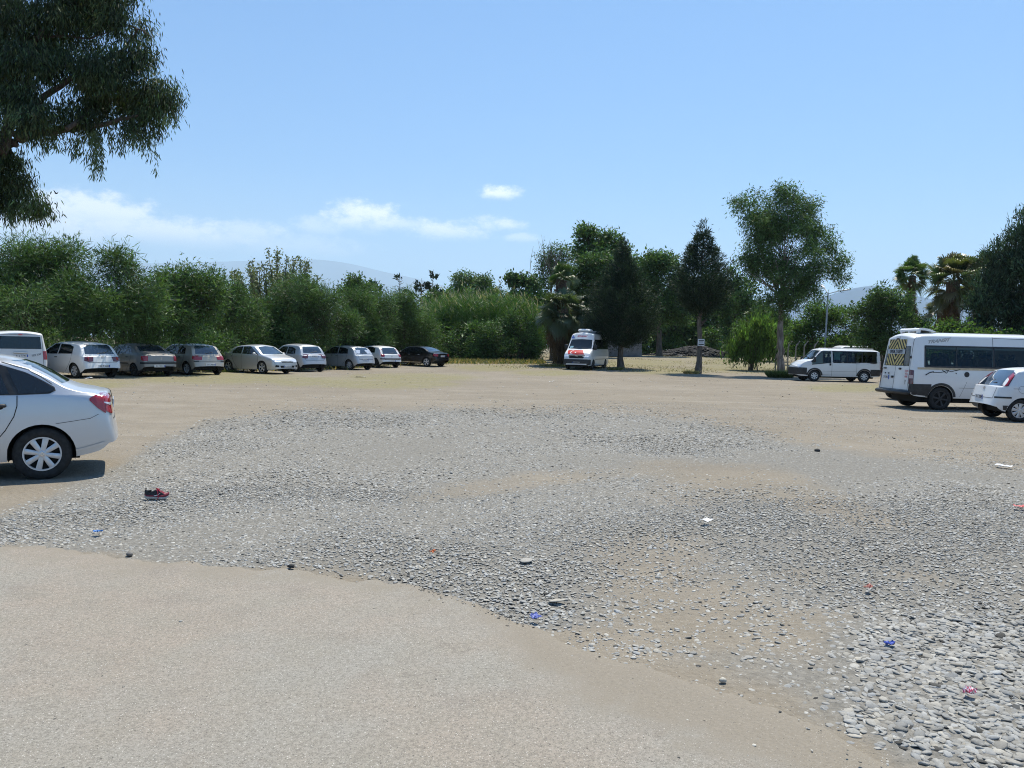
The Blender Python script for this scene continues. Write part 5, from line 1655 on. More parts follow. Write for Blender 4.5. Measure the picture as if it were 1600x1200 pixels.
leaf_mesh('crown', ps, ds, .20 * rng.uniform(.7, 1.3, n), .12, np.array([(.10, .115, .065), (.14, .15, .10), (.075, .095, .045)])[rng.integers(0, 3, n)] * rng.uniform(.7, 1.3, (n, 1)), LEAF, t_.root)
b0 = Vector((0, 0, 0)); mb.tube([b0, t_.P(430, 500)], [.16, .1], 8)
for bx in (-.8, -.3, .4, .9): mb.tube([t_.P(430, 520), t_.P(430 + bx * 45, 498)], [.08, .05], 6)
mb.build('trunk', BARK_G, t_.root)

# ---- reed bed: hundreds of canes, uncountable
n = 9000
px = rng.uniform(660, 842, n); D_ = rng.uniform(67, 75, n)
x = (px - 800) / F_PX * D_; y = D_
hgt = (4.9 - .0000 * px + 1.6 * (fbm(x * .7, y * .7, 31) - .5) * 2) * np.interp(px, [655, 690, 720, 790, 830, 842], [.9, 1.02, 1.06, 1.02, .95, .8]) * rng.uniform(.75, 1.05, n)
z0 = gz(x, y)
base = np.stack([x, y, z0], -1)
lean = rng.normal(0, .10, (n, 2))
Ps, Ds, Ls, Ws, Cs = [], [], [], [], []
for j in range(7):
    f = rng.uniform(.12, 1, n)
    p = base + np.stack([lean[:, 0] * f * hgt, lean[:, 1] * f * hgt, f * hgt], -1)
    a = rng.uniform(0, 6.28, n)
    d = np.stack([np.cos(a), np.sin(a), rng.uniform(.4, 1.6, n)], -1)
    Ps.append(p); Ds.append(d); Ls.append(rng.uniform(.45, .9, n)); Ws.append(np.full(n, .055))
    Cs.append(np.array([(.040, .092, .022), (.055, .110, .028), (.034, .078, .024), (.085, .12, .05)])[rng.integers(0, 4, n)] * rng.uniform(.7, 1.3, (n, 1)))
pl = rng.random(n) < .09                                    # plumes
Ps.append(base[pl] + np.stack([lean[pl, 0] * hgt[pl], lean[pl, 1] * hgt[pl], hgt[pl]], -1)); Ds.append(np.stack([rng.normal(-.3, .3, pl.sum()), rng.normal(0, .3, pl.sum()), np.ones(pl.sum())], -1))
Ls.append(np.full(pl.sum(), .6)); Ws.append(np.full(pl.sum(), .10)); Cs.append(np.tile([(.26, .23, .17)], (pl.sum(), 1)) * rng.uniform(.7, 1.2, (pl.sum(), 1)))
Ps.append(base); Ds.append(np.stack([lean[:, 0], lean[:, 1], np.ones(n)], -1)); Ls.append(hgt); Ws.append(np.full(n, .03)); Cs.append(np.tile([(.06, .12, .03)], (n, 1)))
reed = leaf_mesh('reeds', np.concatenate(Ps), np.concatenate(Ds), np.concatenate(Ls), np.concatenate(Ws), np.concatenate(Cs), LEAF, None, .06)
tag(reed, 'bright green bed of tall reeds with pale plumes beside the hedge', 'reeds', kind='stuff')


# ---- conifers
def conifer(t_, height, prof, cov, L=.30, W=.045, col=((.016, .030, .018), (.021, .038, .021), (.012, .024, .015)), upd=.9, trunk_r=.2, z_low=1.5, name='crown', spire=0, seed=0):
    """prof: list of (height fraction, radius m)"""
    hs = np.linspace(z_low, height, 40)
    rr = np.interp(hs / height, [p[0] for p in prof], [p[1] for p in prof])
    area = np.trapz(rr * 2, hs)
    N = int(cov * area / (L * W * .38)); k = 40; nc = N // k
    h = rng.choice(hs, nc, p=rr / rr.sum()) + rng.normal(0, .15, nc)
    R_ = np.interp(h / height, [p[0] for p in prof], [p[1] for p in prof])
    a = rng.uniform(0, 6.283, nc)
    rad = R_ * (.2 + .8 * rng.random(nc) ** .4) * (1 + .55 * (fbm(a * 1.6 + seed, h * 1.3, 8 + seed, 3) - .5) * 2)
    cc = np.stack([np.cos(a) * rad, np.sin(a) * rad, h - .10 * rad], -1)
    axis = unit(np.stack([np.cos(a), np.sin(a), np.full(nc, upd)], -1))
    idx = np.repeat(np.arange(nc), k)
    tt = rng.uniform(-.5, .55, len(idx))
    ln_ = np.clip(R_ / 1.9, .3, 1.0)[idx]
    p = cc[idx] + axis[idx] * (tt * ln_)[:, None] * 1.6 + rng.normal(size=(len(idx), 3)) * (.22 * (.75 - tt) / 1.25 + .02)[:, None]
    d = axis[idx] * .9 + rng.normal(size=(len(idx), 3)) * .5
    col = np.array(col)[rng.integers(0, len(col), nc)][idx] * (1 + rng.normal(0, .3, (len(idx), 1)))
    leaf_mesh(name, p, d, L * rng.uniform(.6, 1.2, len(idx)), W, col, LEAF_DARK, t_.root)
    mb = MB()
    pts = [Vector((rng.normal(0, .05), rng.normal(0, .05), z)) for z in np.linspace(0, height * .96, 12)]
    mb.tube(pts, [trunk_r * (1.3 if i == 0 else 1 - .9 * i / 11) for i in range(12)], 10)
    for _ in range(46):
        i = int(rng.integers(2, 11)); z = rng.uniform(z_low * .8, height * .9)
        a_ = rng.uniform(0, 6.28); r_ = np.interp(z / height, [q_[0] for q_ in prof], [q_[1] for q_ in prof]) * .85 + .2
        mb.tube([Vector((0, 0, z - .15 * r_)), Vector((math.cos(a_) * r_ * .5, math.sin(a_) * r_ * .5, z)), Vector((math.cos(a_) * r_, math.sin(a_) * r_, z + .3 * r_))], [.045, .03, .01], 5)
    mb.build('trunk', BARK_G, t_.root, auto=60)


t_ = Tree('cypress_tree', 'dark cone-shaped cypress right of the tour minibus, its crown hanging low', 'tree', (969, 0), 58, 'dark conical trees along the lot')
conifer(t_, 9.4, [(0, .2), (.20, .7), (.28, 2.0), (.40, 2.4), (.55, 1.9), (.70, 1.2), (.85, .5), (1, .04)], 9.5, seed=2, z_low=1.9, trunk_r=.24)
t_ = Tree('cypress_tree', 'dark bushy-topped cypress with a long bare trunk carrying the white sign', 'tree', (1092, 0), 53.5, 'dark conical trees along the lot')
conifer(t_, 10.1, [(0, .1), (.40, .35), (.47, 1.3), (.54, 1.8), (.63, 1.65), (.77, 1.05), (.90, .42), (1, .04)], 8.5, seed=5, z_low=4.2, trunk_r=.21)
CYP = t_
for (px, ytop, w, D, nm) in ((585, 429, 1.6, 112, 'stubby dark conifer far behind the hedge, leftmost of the four'), (623, 425, 1.1, 112, 'small tiered conifer far behind the hedge, second of the four'), (657, 430, 2.2, 115, 'broad dark conifer far behind the hedge, beside the pointed one'), (675, 416, 1.25, 115, 'tall pointed conifer far behind the hedge, rightmost of the four')):
    t_ = Tree('conifer_tree', nm, 'tree', (px, 0), D, 'distant conifers beyond the hedge')
    hh = at(px, ytop, D).z - t_.o.z
    conifer(t_, hh, [(0, w * .8), (.4, w * 1.2), (.62, w), (.8, w * .55), (1, .05)], 3.0, L=.55, W=.22, seed=px % 13, z_low=1, trunk_r=.22)


# ---- broad trees
def broad(label, px, D, lobes, cols, cov=3.0, L=.30, W=.09, r0=.25, path=None, name='broadleaf_tree', group=None, barkm=None, m=None, nlimb=1, **kw):
    t_ = Tree(name, label, 'tree', (px, 0), D, group)
    t_.lobes(lobes)
    top = max(lobes, key=lambda l: -l[1])
    t_.trunk(path or [Vector((0, 0, 0)), t_.P(px, (555 + top[1]) / 2), t_.P(top[0], top[1])], r0, r0 * .25, barkm, nlimb=nlimb)
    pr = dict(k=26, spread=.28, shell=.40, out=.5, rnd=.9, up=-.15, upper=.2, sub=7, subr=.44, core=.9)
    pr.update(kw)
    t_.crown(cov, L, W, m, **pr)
    return t_


WOOD = 'trees standing behind the lot'
EUC = ((.036, .058, .024), (.048, .072, .030), (.028, .047, .022), (.062, .080, .036))
broad('tall open eucalyptus with a bare pale trunk right of the sign tree', 1222, 53, [(1180, 318, 34, 22), (1215, 330, 36, 30), (1255, 335, 36, 32), (1190, 352, 30, 34, -.5), (1235, 365, 50, 42), (1275, 372, 34, 34, .5), (1205, 395, 42, 34), (1252, 405, 50, 36, -.5),
      (1178, 412, 22, 16), (1225, 435, 50, 28), (1280, 425, 30, 24), (1306, 412, 22, 20), (1220, 465, 34, 22, -.4), (1262, 458, 28, 22), (1200, 474, 20, 16), (1312, 432, 14, 14), (1152, 322, 12, 14), (1170, 346, 20, 20), (1178, 380, 24, 22), (1290, 395, 22, 22), (1190, 430, 32, 24), (1258, 440, 38, 24), (1226, 482, 24, 18), (1165, 415, 22, 18), (1236, 308, 30, 16), (1222, 299, 14, 9)], EUC, 1.9, .22, .05, .27,
      [Vector((0, 0, 0)), (1219, 540), (1220, 480), (1223, 440), (1228, 400)], 'eucalyptus_tree', None, BARK_E, nlimb=2, k=34, spread=.24, up=-.55, shell=.25, sub=6, subr=.42, upper=.3, core=.0)
broad('tall leafy tree with yellowish clumps behind the palm', 935, 76, [(918, 372, 26, 20), (946, 378, 28, 20), (905, 398, 26, 20), (962, 395, 24, 22), (935, 400, 34, 24), (950, 430, 40, 30), (925, 470, 45, 40)], ((.040, .070, .030), (.048, .080, .032), (.10, .125, .035), (.034, .060, .028)), 3.0, .32, .12, .3, group=WOOD, cv=.4)
broad('rounded olive-yellow tree just behind the palm crown', 920, 69, [(932, 418, 30, 22), (905, 440, 34, 26), (938, 448, 32, 30), (915, 475, 44, 36), (925, 515, 50, 40)], ((.085, .105, .030), (.070, .092, .030), (.095, .11, .040), (.06, .085, .03)), 3.6, .28, .10, .25, group=WOOD)
t_ = broad('half-bare eucalyptus with dead twigs at the palm top', 862, 67, [(848, 415, 13, 22), (862, 400, 12, 16), (880, 402, 16, 22), (876, 430, 22, 24), (852, 445, 14, 18)], ((.085, .088, .055), (.06, .078, .04), (.12, .10, .07)), 1.6, .24, .06, .16, name='eucalyptus_tree', barkm=BARK_E, nlimb=3)
mb = MB()
for i in range(70):
    b0 = t_.P(862 + rng.normal(0, 10), 440 - rng.uniform(0, 30), rng.normal(0, .6)); e = b0 + Vector((rng.normal(-.1, .45), rng.normal(0, .4), rng.uniform(.8, 2.6)))
    mb.tube([b0, b0.lerp(e, .5) + Vector(rng.normal(0, .1, 3)), e], [.03, .018, .006], 4)
e = t_.P(822, 423); b0 = t_.P(850, 445); mb.tube([b0, b0.lerp(e, .5), e], [.03, .02, .008], 4)
mb.build('dead_twigs', plain('dead_twig', (.20, .165, .13), .9), t_.root)
broad('dark tall tree filling the gap between the two cypresses', 1030, 82, [(1018, 415, 22, 26), (1045, 418, 28, 26), (1012, 450, 28, 34), (1048, 455, 32, 34), (1030, 495, 44, 44), (1068, 480, 26, 40)], ((.034, .058, .032), (.042, .068, .036), (.028, .048, .026)), 3.0, .32, .12, .3, group=WOOD)
broad('tree with a rounded crown behind the sign tree', 1150, 84, [(1140, 440, 24, 24), (1160, 462, 26, 24), (1135, 485, 34, 30), (1172, 480, 18, 16), (1145, 520, 30, 30)], ((.034, .060, .034), (.044, .070, .040), (.028, .050, .028)), 2.4, .34, .13, .3, group=WOOD)
broad('shadowed tree behind the grey building', 985, 92, [(985, 430, 36, 36), (965, 480, 44, 44), (1000, 500, 44, 44), (960, 525, 40, 30)], ((.030, .050, .028), (.036, .058, .03)), 3.4, .36, .14, .3, group=WOOD)
broad('low dark tree behind the rubble heap', 1085, 104, [(1060, 500, 40, 40), (1105, 495, 36, 34), (1085, 530, 60, 26), (1140, 528, 40, 24)], ((.030, .050, .028), (.036, .060, .03)), 3.4, .4, .16, .3, group=WOOD)
broad('round-crowned grey-green pine behind the reeds', 740, 102, [(728, 442, 24, 17), (752, 444, 24, 18), (740, 462, 38, 20), (715, 470, 24, 16), (770, 466, 24, 16)], ((.042, .070, .042), (.052, .082, .048)), 3.0, .36, .11, .28, group=WOOD, name='pine_tree')
broad('dark spreading tree with big leaf clusters left of the palm', 815, 86, [(799, 437, 10, 7), (815, 440, 18, 11), (835, 446, 14, 11), (822, 465, 30, 18), (800, 478, 30, 16), (845, 470, 22, 22), (825, 500, 40, 26)], ((.028, .052, .024), (.036, .064, .028)), 3.2, .4, .18, .24, group=WOOD)
broad('low bright green tree in the opening beyond the rubble heap', 1112, 92, [(1112, 528, 22, 14), (1122, 545, 26, 14)], ((.06, .13, .03), (.05, .11, .03)), 3, .3, .12, .12, group=WOOD)
broad('sunlit green bush beside the grey building', 1000, 88, [(1002, 528, 12, 20), (996, 545, 14, 12)], ((.07, .13, .03), (.055, .11, .03)), 3, .3, .12, .1, name='shrub', group=WOOD)
DK = ((.024, .042, .022), (.030, .050, .026), (.020, .036, .02))
for nm_, px0, D0, L0 in (('deep green tree mass behind the skirted palm', 905, 90, [(885, 480, 34, 34), (915, 500, 44, 44), (880, 530, 40, 30), (850, 500, 30, 40)]),
                         ('dark tree directly behind the drooping cypress', 975, 98, [(960, 470, 40, 44), (1000, 465, 36, 46), (985, 520, 60, 40)]),
                         ('dark tree left of the rubble heap', 1035, 100, [(1020, 470, 34, 50), (1050, 500, 40, 44), (1030, 530, 50, 26)]),
                         ('dark tree right behind the sign tree', 1125, 108, [(1105, 470, 34, 44), (1140, 490, 40, 44), (1120, 528, 60, 30)]),
                         ('dark tree between the sign tree and the eucalyptus', 1180, 100, [(1165, 505, 30, 34), (1190, 515, 36, 34), (1215, 520, 36, 34), (1180, 545, 60, 18)])):
    broad(nm_, px0, D0, L0, DK, 3.0, .36, .13, .25, group=WOOD, core=2.5)
bush('low dark undergrowth closing the view behind the rubble heap', 1060, 112, [(930, 542, 70, 16), (1010, 540, 60, 18), (1080, 538, 60, 20), (1150, 540, 60, 20), (1220, 545, 60, 20), (1290, 548, 60, 20)], DK, L=.5, W=.16, name='thicket', group=WOOD)
LIME = ((.095, .155, .028), (.080, .14, .028), (.12, .165, .04), (.06, .11, .028))
bush('tall yellowish weeds and saplings left of the eucalyptus trunk', 1175, 59, [(1160, 540, 22, 30), (1185, 525, 26, 36), (1205, 548, 16, 24), (1150, 560, 18, 16), (1178, 562, 36, 14)], ((.085, .120, .030), (.068, .105, .026), (.11, .125, .045)), L=.34, W=.06, cov=2.2, up=1.3, out=.4, rnd=.6, m=LEAF_LIME, core=.6, name='weed_thicket')
bush('green tree behind the tall weeds', 1200, 74, [(1195, 505, 32, 24), (1170, 518, 24, 22), (1215, 520, 24, 26), (1195, 545, 44, 20)], ((.05, .09, .03), (.06, .10, .035)), L=.3, W=.11, name='small_tree', cat='tree', group=WOOD)
bush('lime green tree behind the lamp post', 1265, 68, [(1250, 520, 26, 20), (1275, 500, 22, 26), (1312, 505, 36, 26), (1290, 535, 54, 24), (1338, 530, 24, 26), (1240, 545, 30, 18)], LIME, L=.28, W=.08, m=LEAF_LIME, name='small_tree', cat='tree', group=WOOD)
bush('dark rounded tree behind the low minibus', 1380, 60, [(1374, 470, 30, 24), (1400, 478, 28, 26), (1352, 494, 26, 22), (1385, 505, 46, 32), (1385, 545, 60, 30)], ((.034, .062, .026), (.045, .075, .03), (.06, .095, .034)), L=.26, W=.08, name='small_tree', cat='tree', group=WOOD)
bush('green thicket between the palms and the school minibus', 1450, 62, [(1440, 512, 30, 18), (1468, 522, 34, 18), (1430, 545, 50, 26)], ((.05, .085, .035), (.06, .10, .04)), L=.26, W=.08, name='thicket', group=WOOD)
bush('bright lime shrub showing over the school minibus roof', 1510, 42, [(1490, 516, 26, 10), (1475, 525, 36, 12), (1545, 526, 34, 8), (1520, 545, 80, 24), (1600, 545, 60, 24)], ((.085, .145, .030), (.07, .125, .03)), L=.16, W=.09, spread=.2, m=LEAF_LIME, name='shrub')

# dark pine at the right edge
t_ = Tree('pine_tree', 'big dark pine with upturned tufts filling the right edge', 'tree', (1600, 0), 44)
t_.lobes([(1608, 352, 22, 24), (1592, 380, 26, 26), (1622, 390, 40, 40), (1572, 400, 28, 28), (1550, 415, 16, 14), (1600, 430, 44, 36), (1552, 446, 34, 30), (1640, 440, 50, 50), (1580, 470, 50, 36), (1535, 482, 28, 26), (1620, 490, 60, 40), (1560, 510, 46, 28), (1650, 520, 70, 40), (1700, 420, 60, 90), (1530, 520, 26, 20), (1720, 510, 60, 60)])
t_.trunk([Vector((0, 0, 0)), (1602, 450), (1608, 350)], .3, .06)
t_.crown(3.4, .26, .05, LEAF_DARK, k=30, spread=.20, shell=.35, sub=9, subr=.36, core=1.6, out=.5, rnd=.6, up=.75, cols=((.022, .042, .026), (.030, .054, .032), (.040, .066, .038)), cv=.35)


# ---- fan palms
def fan_palm(t_, H, n, R0, trunk_r, skirt=0.0, e_lo=-50, e_hi=85, blade=1.0, cols=((.055, .105, .035), (.075, .125, .045)), skirt_r=.9, top_spread=1.0):
    Vg, Qg, Cg = [], [], []
    def frond(base, az, el, pet, bl, col, fold=.35, droop=.5, nb=20, out=Vg):
        ax = Vector((math.cos(az) * math.cos(el), math.sin(az) * math.cos(el), math.sin(el)))
        sd = Vector((-math.sin(az), math.cos(az), 0))
        sd = Matrix.Rotation(rng.normal(0, .65), 3, ax) @ sd
        nm = ax.cross(sd)
        tip = base + ax * pet + Vector((0, 0, -pet * .12 * math.cos(el)))
        Vl, Ql = [], []
        w = sd * .022
        Vl += [base - w, base + w, tip + w * .6, tip - w * .6]; Ql.append((0, 1, 2, 3))
        for i in range(nb):
            a = R(-82 + 164 * i / (nb - 1))
            d = ax * math.cos(a) + sd * math.sin(a) + nm * (fold * (abs(math.sin(a)) - .3))
            l = bl * (1 - .25 * abs(math.sin(a))) * rng.uniform(.85, 1.05)
            s_ = (sd * math.cos(a) - ax * math.sin(a)) * l * .055
            m1 = tip + d * l * .55
            m2 = tip + d * l * .85 + Vector((0, 0, -l * droop * .22))
            e = tip + d * l * .95 + Vector((0, 0, -l * droop * .55))
            o = len(Vl)
            Vl += [tip, m1 + s_, m2 + s_ * .45, e, m2 - s_ * .45, m1 - s_]
            Ql += [(o, o + 1, o + 5, o), (o + 1, o + 2, o + 4, o + 5), (o + 2, o + 3, o + 4, o + 2)]
        return Vl, Ql
    def collect(name, items, m):
        V, Q4, T3, cc = [], [], [], []
        for (Vl, Ql, col) in items:
            o = len(V)
            V += [tuple(v_) for v_ in Vl]
            for f in Ql:
                if f[0] == f[3]: T3.append((f[0] + o, f[1] + o, f[2] + o))
                else: Q4.append(tuple(i + o for i in f))
            cc += [col] * len(Vl)
        np_mesh(name, np.array(V), np.array(Q4), np.array(T3), m, t_.root, tint=np.clip(np.array(cc) * 1.15, .005, 1))
    live, dead = [], []
    top = Vector((0, 0, H))
    for i in range(n):
        u = (i + .5) / n
        el = R(e_lo + (e_hi - e_lo) * u ** .8) + rng.normal(0, .24)
        az = i * 2.39996 + rng.normal(0, .2)
        old = max(0, .35 - u)
        c = np.array(cols[i % len(cols)]) * rng.uniform(.8, 1.2) * (1 - old) + np.array((.16, .13, .07)) * old
        Vl, Ql = frond(top + Vector((0, 0, (u - .5) * .35)), az, el, R0 * rng.uniform(.45, 1.1) * (1.0 if u < .8 else .8), blade * rng.uniform(.85, 1.1), c, droop=.75 - .4 * u)
        live.append((Vl, Ql, c))
    collect('fronds', live, LEAF_GLOSS)
    if skirt:
        for i in range(int(70 * skirt / 2)):
            z = H - .1 - skirt * rng.random()
            c = np.array((.125, .082, .045)) * rng.uniform(.5, 1.35)
            k_ = skirt_r * (.55 + .45 * (H - z) / skirt)
            Vl, Ql = frond(Vector((0, 0, z)), rng.uniform(0, 6.28), R(rng.uniform(-80, -62)), .55 * k_ + .2, .85 * k_, c, .2, .9, 12)
            dead.append((Vl, Ql, c))
        collect('dead_skirt', dead, DEAD)
    mb = MB()
    pts = [Vector((rng.normal(0, .03), rng.normal(0, .03), z)) for z in np.linspace(0, H, 26)]
    mb.tube(pts, [trunk_r * ((1.35 - .35 * min(1, i / 4)) + (.07 if i % 2 else 0)) for i in range(26)], 14)
    mb.build('trunk', BARK_P, t_.root)


PG = 'fan palms'
t_ = Tree('palm_tree', 'tall fan palm with a thick brown skirt of dead fronds beside the tour minibus', 'palm', (874, 0), 61.5, PG)
H_ = at(874, 437, 61.5).z - t_.o.z
fan_palm(t_, H_, 34, .75, .42, skirt=3.6, e_lo=5, e_hi=88, blade=.95, skirt_r=1.55)
t_ = Tree('palm_tree', 'short fan palm with wide drooping sunlit fronds in front of the skirted palm', 'palm', (878, 0), 59.5, PG)
H_ = at(878, 486, 59.5).z - t_.o.z
fan_palm(t_, H_, 90, 1.45, .40, skirt=2.6, e_lo=-58, e_hi=48, blade=1.15, cols=((.070, .095, .050), (.085, .110, .062), (.055, .085, .04)), skirt_r=1.2)
t_ = Tree('palm_tree', 'slender fan palm with a compact round crown behind the dark rounded tree', 'palm', (1419, 0), 64, PG)
fan_palm(t_, at(1419, 432, 64).z - t_.o.z, 60, .95, .27, skirt=2.2, e_lo=-42, e_hi=85, blade=.95, skirt_r=.75)
t_ = Tree('palm_tree', 'stout fan palm with a large ragged crown left of the dark pine', 'palm', (1484, 0), 54, PG)
fan_palm(t_, at(1484, 440, 54).z - t_.o.z, 76, 1.3, .42, skirt=1.6, e_lo=-62, e_hi=86, blade=1.2, cols=((.060, .100, .035), (.10, .12, .05), (.13, .115, .06)), skirt_r=1.0)
t_ = Tree('palm_tree', 'small low fan palm at the foot of the stout palm', 'palm', (1467, 0), 57, PG)
fan_palm(t_, at(1467, 486, 57).z - t_.o.z, 30, .7, .25, skirt=.8, e_lo=-45, e_hi=80, blade=.75, cols=((.045, .075, .035), (.10, .11, .09)))
t_ = Tree('palm_tree', 'greenish fan palm half hidden in the dark pine', 'palm', (1530, 0), 52, PG)
fan_palm(t_, at(1530, 436, 52).z - t_.o.z, 34, 1.1, .3, skirt=1.5, e_lo=-60, e_hi=80, blade=1.05, cols=((.060, .090, .035), (.085, .095, .04)))

# ---- near eucalyptus overhead at upper left
t_ = Tree('eucalyptus_tree', 'dark eucalyptus reaching into the top left corner with drooping leaf strands', 'tree', (-260, 0), 17)
t_.lobes([(50, 45, 85, 60), (130, 40, 75, 60, .8), (195, 25, 45, 40), (30, 120, 70, 60, -.5), (110, 120, 65, 48), (185, 110, 55, 50, -.4), (218, 95, 26, 30), (238, 160, 34, 40), (195, 165, 55, 36, .4), (140, 180, 55, 30), (70, 180, 55, 26, -.5), (215, 200, 36, 18), (258, 150, 18, 34),
          (10, 265, 30, 34), (18, 318, 34, 20), (-10, 300, 40, 45), (-70, 120, 100, 130), (-60, -60, 170, 100), (110, -60, 110, 70), (205, -30, 30, 40), (-150, 200, 120, 120), (-200, 40, 160, 160), (60, 325, 8, 7), (35, 290, 12, 22), (12, 165, 34, 36, -.8), (-20, 205, 34, 30, -1), (40, 195, 40, 20, -1), (-40, 260, 30, 40, -.6)])
t_.trunk([Vector((0, 0, 0)), (-190, 430), (-60, 305), (0, 238)], .42, .2, BARK_E, limbs=False)
mb = MB()
for pts, r_ in (([(0, 238), (25, 215), (62, 206), (105, 201), (150, 196), (215, 180)], .16), ([(0, 238), (20, 180), (45, 120), (60, 60), (90, 0)], .13), ([(25, 215), (70, 150), (130, 110), (190, 80), (215, 45)], .08), ([(-60, 305), (-20, 290), (15, 300), (50, 325)], .05), ([(105, 201), (160, 160), (225, 140), (250, 150)], .05),
                ([(30, 63), (90, 55), (140, 60), (200, 40)], .035), ([(62, 206), (90, 212), (108, 226)], .02), ([(10, 236), (24, 244), (32, 252)], .02), ([(30, 66), (55, 66), (78, 52)], .035), ([(200, 40), (225, 48), (240, 60)], .025)):
    P_ = [t_.P(a, b_, float(rng.normal(0, .25))) for a, b_ in pts]
    den = []
    for a, b_ in zip(P_[:-1], P_[1:]):
        for u in np.linspace(0, 1, 5, endpoint=False): den.append(a.lerp(b_, u) + Vector(rng.normal(0, .012, 3)))
    den.append(P_[-1])
    mb.tube(den, [r_ * (1 - .8 * i / (len(den) - 1)) for i in range(len(den))], 10)
mb.build('branch', bark('dark_branch_bark', (.05, .04, .033), (.12, .095, .075), 8, 3), t_.root, auto=60)
p, d, c = cloud_leaves(t_.lb, 2.9, .145, .026, k=40, spread=.13, shell=.2, out=.35, rnd=.5, up=-1.0, sub=9, subr=.42, cols=((.025, .044, .019), (.034, .056, .024), (.050, .066, .028), (.020, .034, .017)), cv=.3, var=.3)
# hanging strands below the outer boughs
for (px, py, ln, cnt) in [(150, 225, 1.0, 8), (155, 245, .8, 5), (228, 228, .9, 4), (118, 228, .6, 6), (185, 218, .5, 7), (215, 215, .4, 6), (90, 220, .45, 6), (60, 218, .4, 6), (265, 185, .3, 6), (140, 215, .5, 8), (20, 330, .5, 6), (55, 320, .3, 4)]:
    for _ in range(cnt):
        b0 = np.array(t_.P(px + rng.normal(0, 9), py - ln * 26, rng.normal(0, .5)))
        l = ln * rng.uniform(.5, 1.05); k_ = int(44 * l) + 8
        u = rng.random(k_)
        pp_ = b0 + np.stack([rng.normal(0, .035, k_), rng.normal(0, .035, k_), -u * l], -1)
        p = np.concatenate([p, pp_]); d = np.concatenate([d, np.stack([rng.normal(0, .4, k_), rng.normal(0, .4, k_), -np.ones(k_)], -1)])
        c = np.concatenate([c, np.array([(.040, .062, .028)]) * rng.uniform(.7, 1.4, (k_, 1))])
leaf_mesh('crown', p, d, .145 * rng.uniform(.6, 1.25, len(p)), .022 * rng.uniform(.8, 1.3, len(p)), c, LEAF, t_.root)


# ---- grass tufts and weeds on the ground
def tuft(label, px, py, n, r, h, cols, name='grass_tuft', cat='grass tuft', group=None):
    g_ = gnd(px, py)
    a = rng.uniform(0, 6.28, n); rr = r * np.sqrt(rng.random(n))
    p = np.stack([np.cos(a) * rr, np.sin(a) * rr * .6, np.zeros(n) - .01], -1)
    d = np.stack([np.cos(a) * .5 + rng.normal(0, .3, n), np.sin(a) * .5 + rng.normal(0, .3, n), np.ones(n)], -1)
    o = leaf_mesh(name, p, d, h * rng.uniform(.4, 1.1, n), .018, np.array(cols)[rng.integers(0, len(cols), n)] * rng.uniform(.7, 1.2, (n, 1)), LEAF, None, .15)
    o.location = g_
    tag(o, label, cat, group)


TAN = ((.30, .22, .10), (.36, .27, .13), (.20, .18, .08))
GRN = ((.09, .12, .04), (.14, .15, .06), (.06, .09, .03))
tuft('dry tan grass tuft left of the sign tree trunk', 1080, 584, 700, .5, .38, TAN)
tuft('tan grass clump at the foot of the drooping cypress', 962, 578, 600, .55, .32, TAN + GRN)
tuft('green weeds round the foot of the eucalyptus trunk', 1219, 590, 2600, .8, .75, GRN)
tuft('low weeds beside the palm trunks', 866, 573, 900, 1.1, .35, GRN + TAN)
tuft('weed patch under the tail of the dusty grey saloon', 240, 586, 500, .7, .22, GRN + TAN)
tuft('weed patch between the beige hatchback and the nose-out saloon', 345, 581, 600, .9, .25, GRN)
n = 14000
px_ = rng.uniform(640, 1240, n); yy = rng.uniform(54, 84, n)
x_ = (px_ - 800) / F_PX * yy
keep = rng.random(n) < ss(fbm(x_ * .25, yy * .25, 41), .40, .62)
x_, yy = x_[keep], yy[keep]; n = len(x_)
o = leaf_mesh('grass', np.stack([x_, yy, gz(x_, yy)], -1), np.stack([rng.normal(0, .5, n), rng.normal(0, .5, n), np.ones(n)], -1), .12 * rng.uniform(.5, 1.3, n), .03, np.array(TAN + GRN)[rng.integers(0, 6, n)] * .62, LEAF, None, .1)
tag(o, 'short dry grass thinly covering the far part of the lot', 'grass', kind='stuff')
n = 7000                                                 # weeds and litter along the foot of the hedge
px_ = np.where(rng.random(n) < .3, rng.uniform(-100, 680, n), rng.uniform(680, 850, n))
base_D = np.interp(px_, [-100, 100, 300, 500, 700, 850], [37.5, 38, 41.5, 47.5, 61, 63])
yy = base_D + rng.normal(0, 1.0, n) - .5
x_ = (px_ - 800) / F_PX * yy
o = leaf_mesh('undergrowth', np.stack([x_, yy, gz(x_, yy)], -1), np.stack([rng.normal(0, .6, n), rng.normal(0, .6, n), np.ones(n)], -1), .38 * rng.uniform(.3, 1.3, n), .06, np.array(GRN + TAN)[rng.integers(0, 6, n)] * .8, LEAF, None, .1)
tag(o, 'ragged weeds along the foot of the hedge', 'weeds', kind='stuff')
